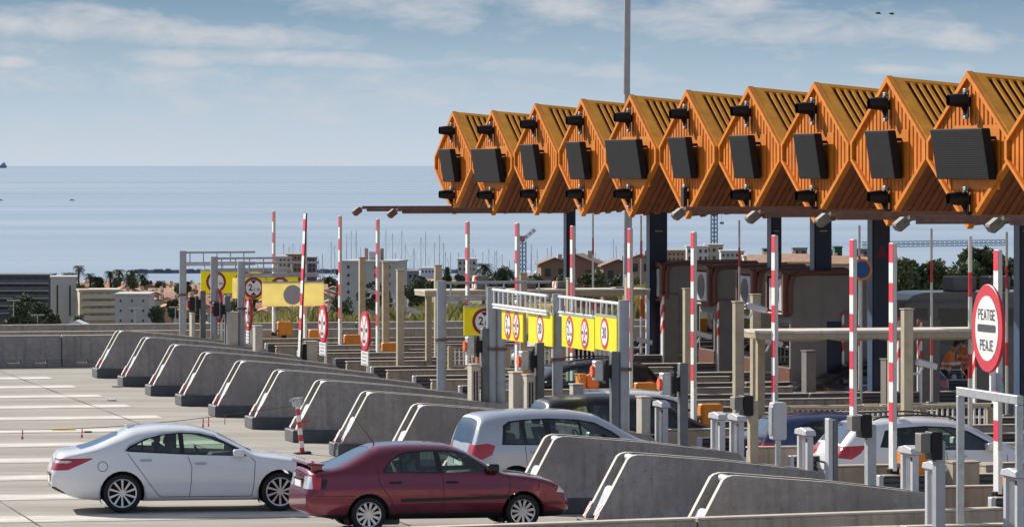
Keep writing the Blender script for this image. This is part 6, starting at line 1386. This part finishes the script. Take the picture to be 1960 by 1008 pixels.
# cranes
def lattice(m, p, q, w_, n, r):
    p, q = Vector(p), Vector(q); d = (q - p).normalized(); a = d.orthogonal().normalized(); b = d.cross(a); cs = [a * w_ + b * w_, a * w_ - b * w_, -a * w_ - b * w_, -a * w_ + b * w_]
    for c in cs: m.tube(p + c, q + c, r, n=4)
    for i in range(n):
        for k in range(4): m.tube(p.lerp(q, i / n) + cs[k], p.lerp(q, (i + 1) / n) + cs[(k + 1) % 4], r * .7, n=4)
CB = mat('crane_blue', (.12, .22, .40), .5, var=.1); CR = mat('crane_red', (.40, .22, .24), .5, var=.1); 
D = 1250; p = W(1000, 0, D); t = thing('tower_crane', 'blue tower crane with red and white luffing jib over the marina', 'crane', (p.x, p.y, terr_z(D))); z = zat(462, D) - terr_z(D); m = MB(); lattice(m, (0, 0, 0), (0, 0, z), .7, 14, .16); m.build('tower', CB, t)
m = MB(); lattice(m, (-.6, 0, z), (3.6, 0, z + 3.4), .35, 4, .10); m.build('jib', CR, t); m = MB(); m.box(-1.6, .7, -.6, .6, z, z + 1.6); m.build('cab', CR, t)
D = 1200; p = W(1367, 0, D); t = thing('tower_crane', 'slim blue tower crane between the first two wide columns', 'crane', (p.x, p.y, terr_z(D))); z = zat(409, D) - terr_z(D); m = MB(); lattice(m, (0, 0, 0), (0, 0, z), .6, 22, .15); m.build('tower', CB, t); m = MB(); lattice(m, (-9, -1, z + .5), (14, 2, z + .6), .4, 14, .1); m.build('jib', CB, t); m = MB(); m.path([(2, 0, z), (2, 0, z - 2.2)], .04, n=4); m.box(1.5, 2.6, -.4, .4, z - 2.8, z - 2.2); m.build('hook_block', CB, t)
D = 640; p = W(1690, 0, D); t = thing('tower_crane', 'long pale blue crane jib stretching over the pine trees', 'crane', (p.x, p.y, terr_z(D))); z = zat(468, D) - terr_z(D); m = MB(); lattice(m, (0, 0, 0), (0, 0, z), .5, 10, .08); m.build('tower', CB, t); m = MB(); lattice(m, (-3, 0, z), (18, 0, z + .3), .28, 30, .055); m.build('jib', CB, t)
# hazy far tree belt along the shore so the town reads dense
# ---------------------------------------------------------------- plants
LF = dict(pine=mat('pine_foliage', (.11, .13, .055), .8, var=.75, scale=1.1), dark=mat('dark_foliage', (.085, .105, .06), .8, var=.7, scale=.6), mid=mat('mid_green_foliage', (.12, .14, .07), .8, var=.6, scale=.8), palm=mat('palm_foliage', (.05, .075, .035), .7, var=.5, scale=1.5), bark=mat('tree_bark', (.07, .05, .035), .9, var=.3))
def tree(label, x, yt, yb, wpx, D, kind='pine', nleaf=2600, ls=.3, group=None, name='broadleaf_tree', flat=1.0, seed=0):
    rr = random.Random(int(x * 7 + yt)); s = F / D; c = W(x, 0, D); zg = terr_z(D) - .3; zt, zb = zat(yt, D), zat(yb, D); cw, chh = wpx / s / 2, (zt - zb) / 2; cz = (zt + zb) / 2 - zg
    t = thing(name, label, 'tree', (c.x, c.y, zg), rr.uniform(0, 3), group)
    m = MB(); m.path([(0, 0, 0), (.1, .05, cz * .5), (.05, 0, cz)], [cw * .09, cw * .07, cw * .04], n=7)
    blobs = []
    for i in range(17):
        a = rr.uniform(0, 6.28); q = math.sqrt(rr.random()) * .72; h = rr.uniform(-.75, .72); sh = math.sqrt(max(0, 1 - h * h)) if flat > .5 else (1 - (h + 1) / 2 * .85)
        b = Vector((math.cos(a) * q * cw * sh, math.sin(a) * q * cw * sh, cz + h * chh)); blobs.append((b, rr.uniform(.30, .50) * min(cw, chh * 1.2)))
        m.path([(0, 0, max(cz - chh * .9, cz * .4)), tuple(b * .55 + Vector((0, 0, cz * .44))), tuple(b)], [cw * .035, cw * .025, cw * .01], n=5)
    m.build('trunk', LF['bark'], t, smooth=True)
    f = MB()
    for i in range(nleaf):
        b, r = blobs[rr.randrange(len(blobs))]; d = Vector((rr.gauss(0, 1), rr.gauss(0, 1), rr.gauss(0, .8))).normalized() * r * (rr.random() ** .35); o = b + d; q = Vector((rr.gauss(0, 1), rr.gauss(0, 1), rr.gauss(0, 1))).normalized(); e_ = q.orthogonal().normalized() * ls * rr.uniform(.5, 1.2); g = q.cross(e_).normalized() * ls * rr.uniform(.25, .7)
        f.add([o - e_, o + g, o + e_, o - g], [(0, 1, 2, 3)])
    f.build('crown', LF[kind], t, recalc=False); return t
tree('broad dark pine between the triangle column and the tall banded arm', 1742, 472, 585, 140, 300, 'pine', 9000, .19, name='pine_tree'); tree('wide dark pine behind the round toll sign', 1880, 470, 585, 190, 310, 'pine', 12000, .20, name='pine_tree'); tree('lower dark pine in the gap between the two wide pines', 1806, 512, 590, 90, 340, 'pine', 4500, .2, name='pine_tree')
tree('dark bushy pine right of the tan posts', 800, 530, 612, 66, 330, 'dark', 3600, .17, name='pine_tree'); tree('slim dark cypress in front of the marina masts', 856, 505, 560, 24, 420, 'dark', 1500, .17, name='cypress_tree', flat=.2); tree('loose dark tree beside the slim cypress', 880, 522, 580, 34, 400, 'dark', 1500, .2); tree('low dark tree in front of the white flat roofed block', 720, 540, 596, 90, 520, 'dark', 2600, .25)
for i, (x, yt, yb, wd, D) in enumerate(((1072, 523, 572, 60, 380), (1132, 520, 575, 70, 390), (1188, 526, 580, 60, 360), (1230, 530, 590, 46, 330), (960, 512, 560, 50, 560), (1020, 527, 570, 56, 420), (925, 527, 570, 60, 460))):
    tree('rounded mid green tree below the villas, ' + ORDW[i] + ' of the hedge line', x, yt, yb, wd, D, 'mid' if i % 2 else 'dark', 1900, .22, 'green trees below the villas')
for i, (x, yt, yb, wd, D) in enumerate(((40, 562, 612, 70, 820), (75, 572, 618, 60, 800), (102, 600, 632, 30, 520), (50, 612, 634, 60, 430), (20, 606, 634, 40, 440), (300, 585, 622, 40, 760), (330, 570, 610, 26, 840), (378, 575, 615, 30, 800), (655, 560, 612, 50, 560), (470, 560, 612, 70, 620))):
    tree('dark town tree among the far blocks and roofs, ' + ORDW[i] + ' counted from the balcony side', x, yt, yb, wd, D, 'dark' if i < 7 else 'mid', 1300, .36 if D > 600 else .22, 'dark trees among the town blocks')
for i in range(44):
    x = -20 + 1260 * (i + rnd.uniform(.1, .9)) / 44; D = rnd.uniform(1120, 1430); y0 = {True: 536, False: 545}[D > 1300] + rnd.uniform(-9, 3)
    tree('rounded dark tree standing far off between the terracotta roofs of the town', x, y0, y0 + 22, rnd.uniform(20, 42), D, 'dark' if i % 3 else 'mid', 420, .75, 'round trees between the far roofs')
def palm(label, x, yt, wpx, D):
    rr = random.Random(int(x)); s = F / D; c = W(x, 0, D); zg = terr_z(D) - .3; h = zat(yt, D) - zg - wpx / s * .22; t = thing('palm_tree', label, 'palm', (c.x, c.y, zg), rr.random() * 3, 'palm trees of the town'); R_ = wpx / s / 2
    MB().path([(0, 0, 0), (.15, 0, h * .5), (0, .1, h)], [.32, .26, .24], n=8).build('trunk', LF['bark'], t, smooth=True); f = MB()
    for i in range(64):
        a = rr.uniform(0, 6.28); el = rr.uniform(-.9, 1.3); pts = []
        for j in range(7): q = j / 6; pts.append(Vector((math.cos(a) * R_ * q * math.cos(el * (1 - q * .5)), math.sin(a) * R_ * q * math.cos(el * (1 - q * .5)), h + R_ * (math.sin(el) * q - .75 * q * q))))
        for j in range(6):
            d = pts[j + 1] - pts[j]; sd = d.cross(Z).normalized() * R_ * .28 * (1 - j / 8)
            for k in (0, .5):
                o = pts[j].lerp(pts[j + 1], k)
                for sg in (1, -1): f.add([o, o + d * .35, o + sd * sg + d * .5 - Z * R_ * .10], [(0, 1, 2)])
    f.build('crown', LF['palm'], t, recalc=False)
for i, (x, yt, wd, D) in enumerate(((128, 519, 26, 1380), (151, 506, 26, 1350), (141, 520, 24, 1330), (172, 521, 26, 1340), (211, 516, 28, 1350), (228, 513, 28, 1330), (252, 514, 30, 1340), (272, 521, 28, 1320), (148, 600, 30, 760), (926, 500, 42, 640), (972, 512, 44, 600), (245, 521, 24, 1300))):
    palm('feathery palm tree, ' + ORDW[i] + (' of the row above the roofs' if i < 8 or i == 11 else ' one, nearer than the row'), x, yt, wd, D)
# reed bank on the slope below the plaza
f = MB(); g = MB(); rr = random.Random(3)
for i in range(15000):
    x = rr.uniform(470, 1262) if i % 6 else rr.uniform(1195, 1262)
    if 690 < x < 730 and rr.random() < .8: continue
    D = rr.uniform(158, 215); c = W(x, 0, D); dens = .5 + .5 * math.sin(x * .035) * math.sin(x * .011 + 1)
    hi = 600 - 26 * max(0, (x - 700) / 300) - 18 * dens if x < 1195 else 545 - 20 * dens
    if x > 1000 and x < 1195: hi = 585
    zt = zat(hi + abs(rr.gauss(0, 18)), D); zb = zt - rr.uniform(.5, 1.6); w_ = rr.uniform(.02, .05); a = rr.uniform(0, 6.28); ln = rr.gauss(0, .30)
    mid = Vector((c.x + math.cos(a) * ln * .4, D + math.sin(a) * ln * .4, zb + (zt - zb) * .6)); tip = Vector((c.x + math.cos(a) * ln * 1.4, D + math.sin(a) * ln * 1.4, zt)); rt = Vector((c.x, D, zb)); sd = Vector((w_, rr.uniform(-w_, w_), 0))
    (f if rr.random() < .62 else g).add([rt - sd, rt + sd, mid + sd, tip, mid - sd], [(0, 1, 2, 3, 4)])
for i in range(5000):
    x = rr.uniform(470, 1262); D = rr.uniform(156, 200); c = W(x, 0, D); z = rr.uniform(-3.6, -1.0 if x < 1195 else .3); q = Vector((rr.gauss(0, 1), rr.gauss(0, 1), rr.gauss(0, 1))).normalized(); e_ = q.orthogonal() * .22; k = q.cross(e_) * .7; o = Vector((c.x, D, z)); g.add([o - e_, o + k, o + e_, o - k], [(0, 1, 2, 3)])
tag(f.build('yellow_reeds', mat('yellow_reed_leaves', (.52, .45, .17), .8, var=.45, scale=.8), recalc=False), 'bank of yellow green reeds behind the far wall', 'reeds', kind='stuff')
tag(g.build('green_undergrowth', mat('green_reed_leaves', (.22, .23, .08), .8, var=.6, scale=.7), recalc=False), 'dark green undergrowth mixed among the reeds', 'undergrowth', kind='stuff')
# white tents and lamp posts on the near town edge
for i, (x0, x1, yt) in enumerate(((-20, 92, 626), (128, 168, 612), (362, 420, 617))):
    D = 420 if i != 1 else 700; s = F / D; wd = (x1 - x0) / s; c = W((x0 + x1) / 2, 0, D); zt = zat(yt, D); zg = terr_z(D) - .2; t = thing('white_marquee', ['low white marquee roof at the far picture edge', 'white tent roof between the balcony block and gable block', 'white marquee roof behind the farthest gantry post'][i], 'tent', (c.x, c.y, zg)); h = zt - zg
    MB().prism([(-wd / 2, h - .7), (0, h), (wd / 2, h - .7), (wd / 2, h - .9), (-wd / 2, h - .9)], -3, 3).build('canvas_roof', 'white', t); 
    for x in (-wd / 2 + .2, wd / 2 - .2): MB().box(x - .08, x + .08, -2.9, -2.7, 0, h - .9).build('pole', 'steel', t)
for i, (x, yt) in enumerate(((26, 575), (259, 590), (336, 588), (72, 603))):
    D = 640; s = F / D; c = W(x, 0, D); zg = terr_z(D); h = zat(yt, D) - zg; t = thing('street_lamp', 'pale double headed street lamp before the town blocks, ' + ORDW[i] + ' one found', 'street lamp', (c.x, c.y, zg), 0, 'street lamps of the town'); MB().tube((0, 0, 0), (0, 0, h), .09, .06, n=6).build('pole', 'steel', t)
    for sg in (1, -1): MB().box(sg * .5 - .45, sg * .5 + .45, -.15, .15, h - .05, h + .12).build('lamp_head', 'lav', t)
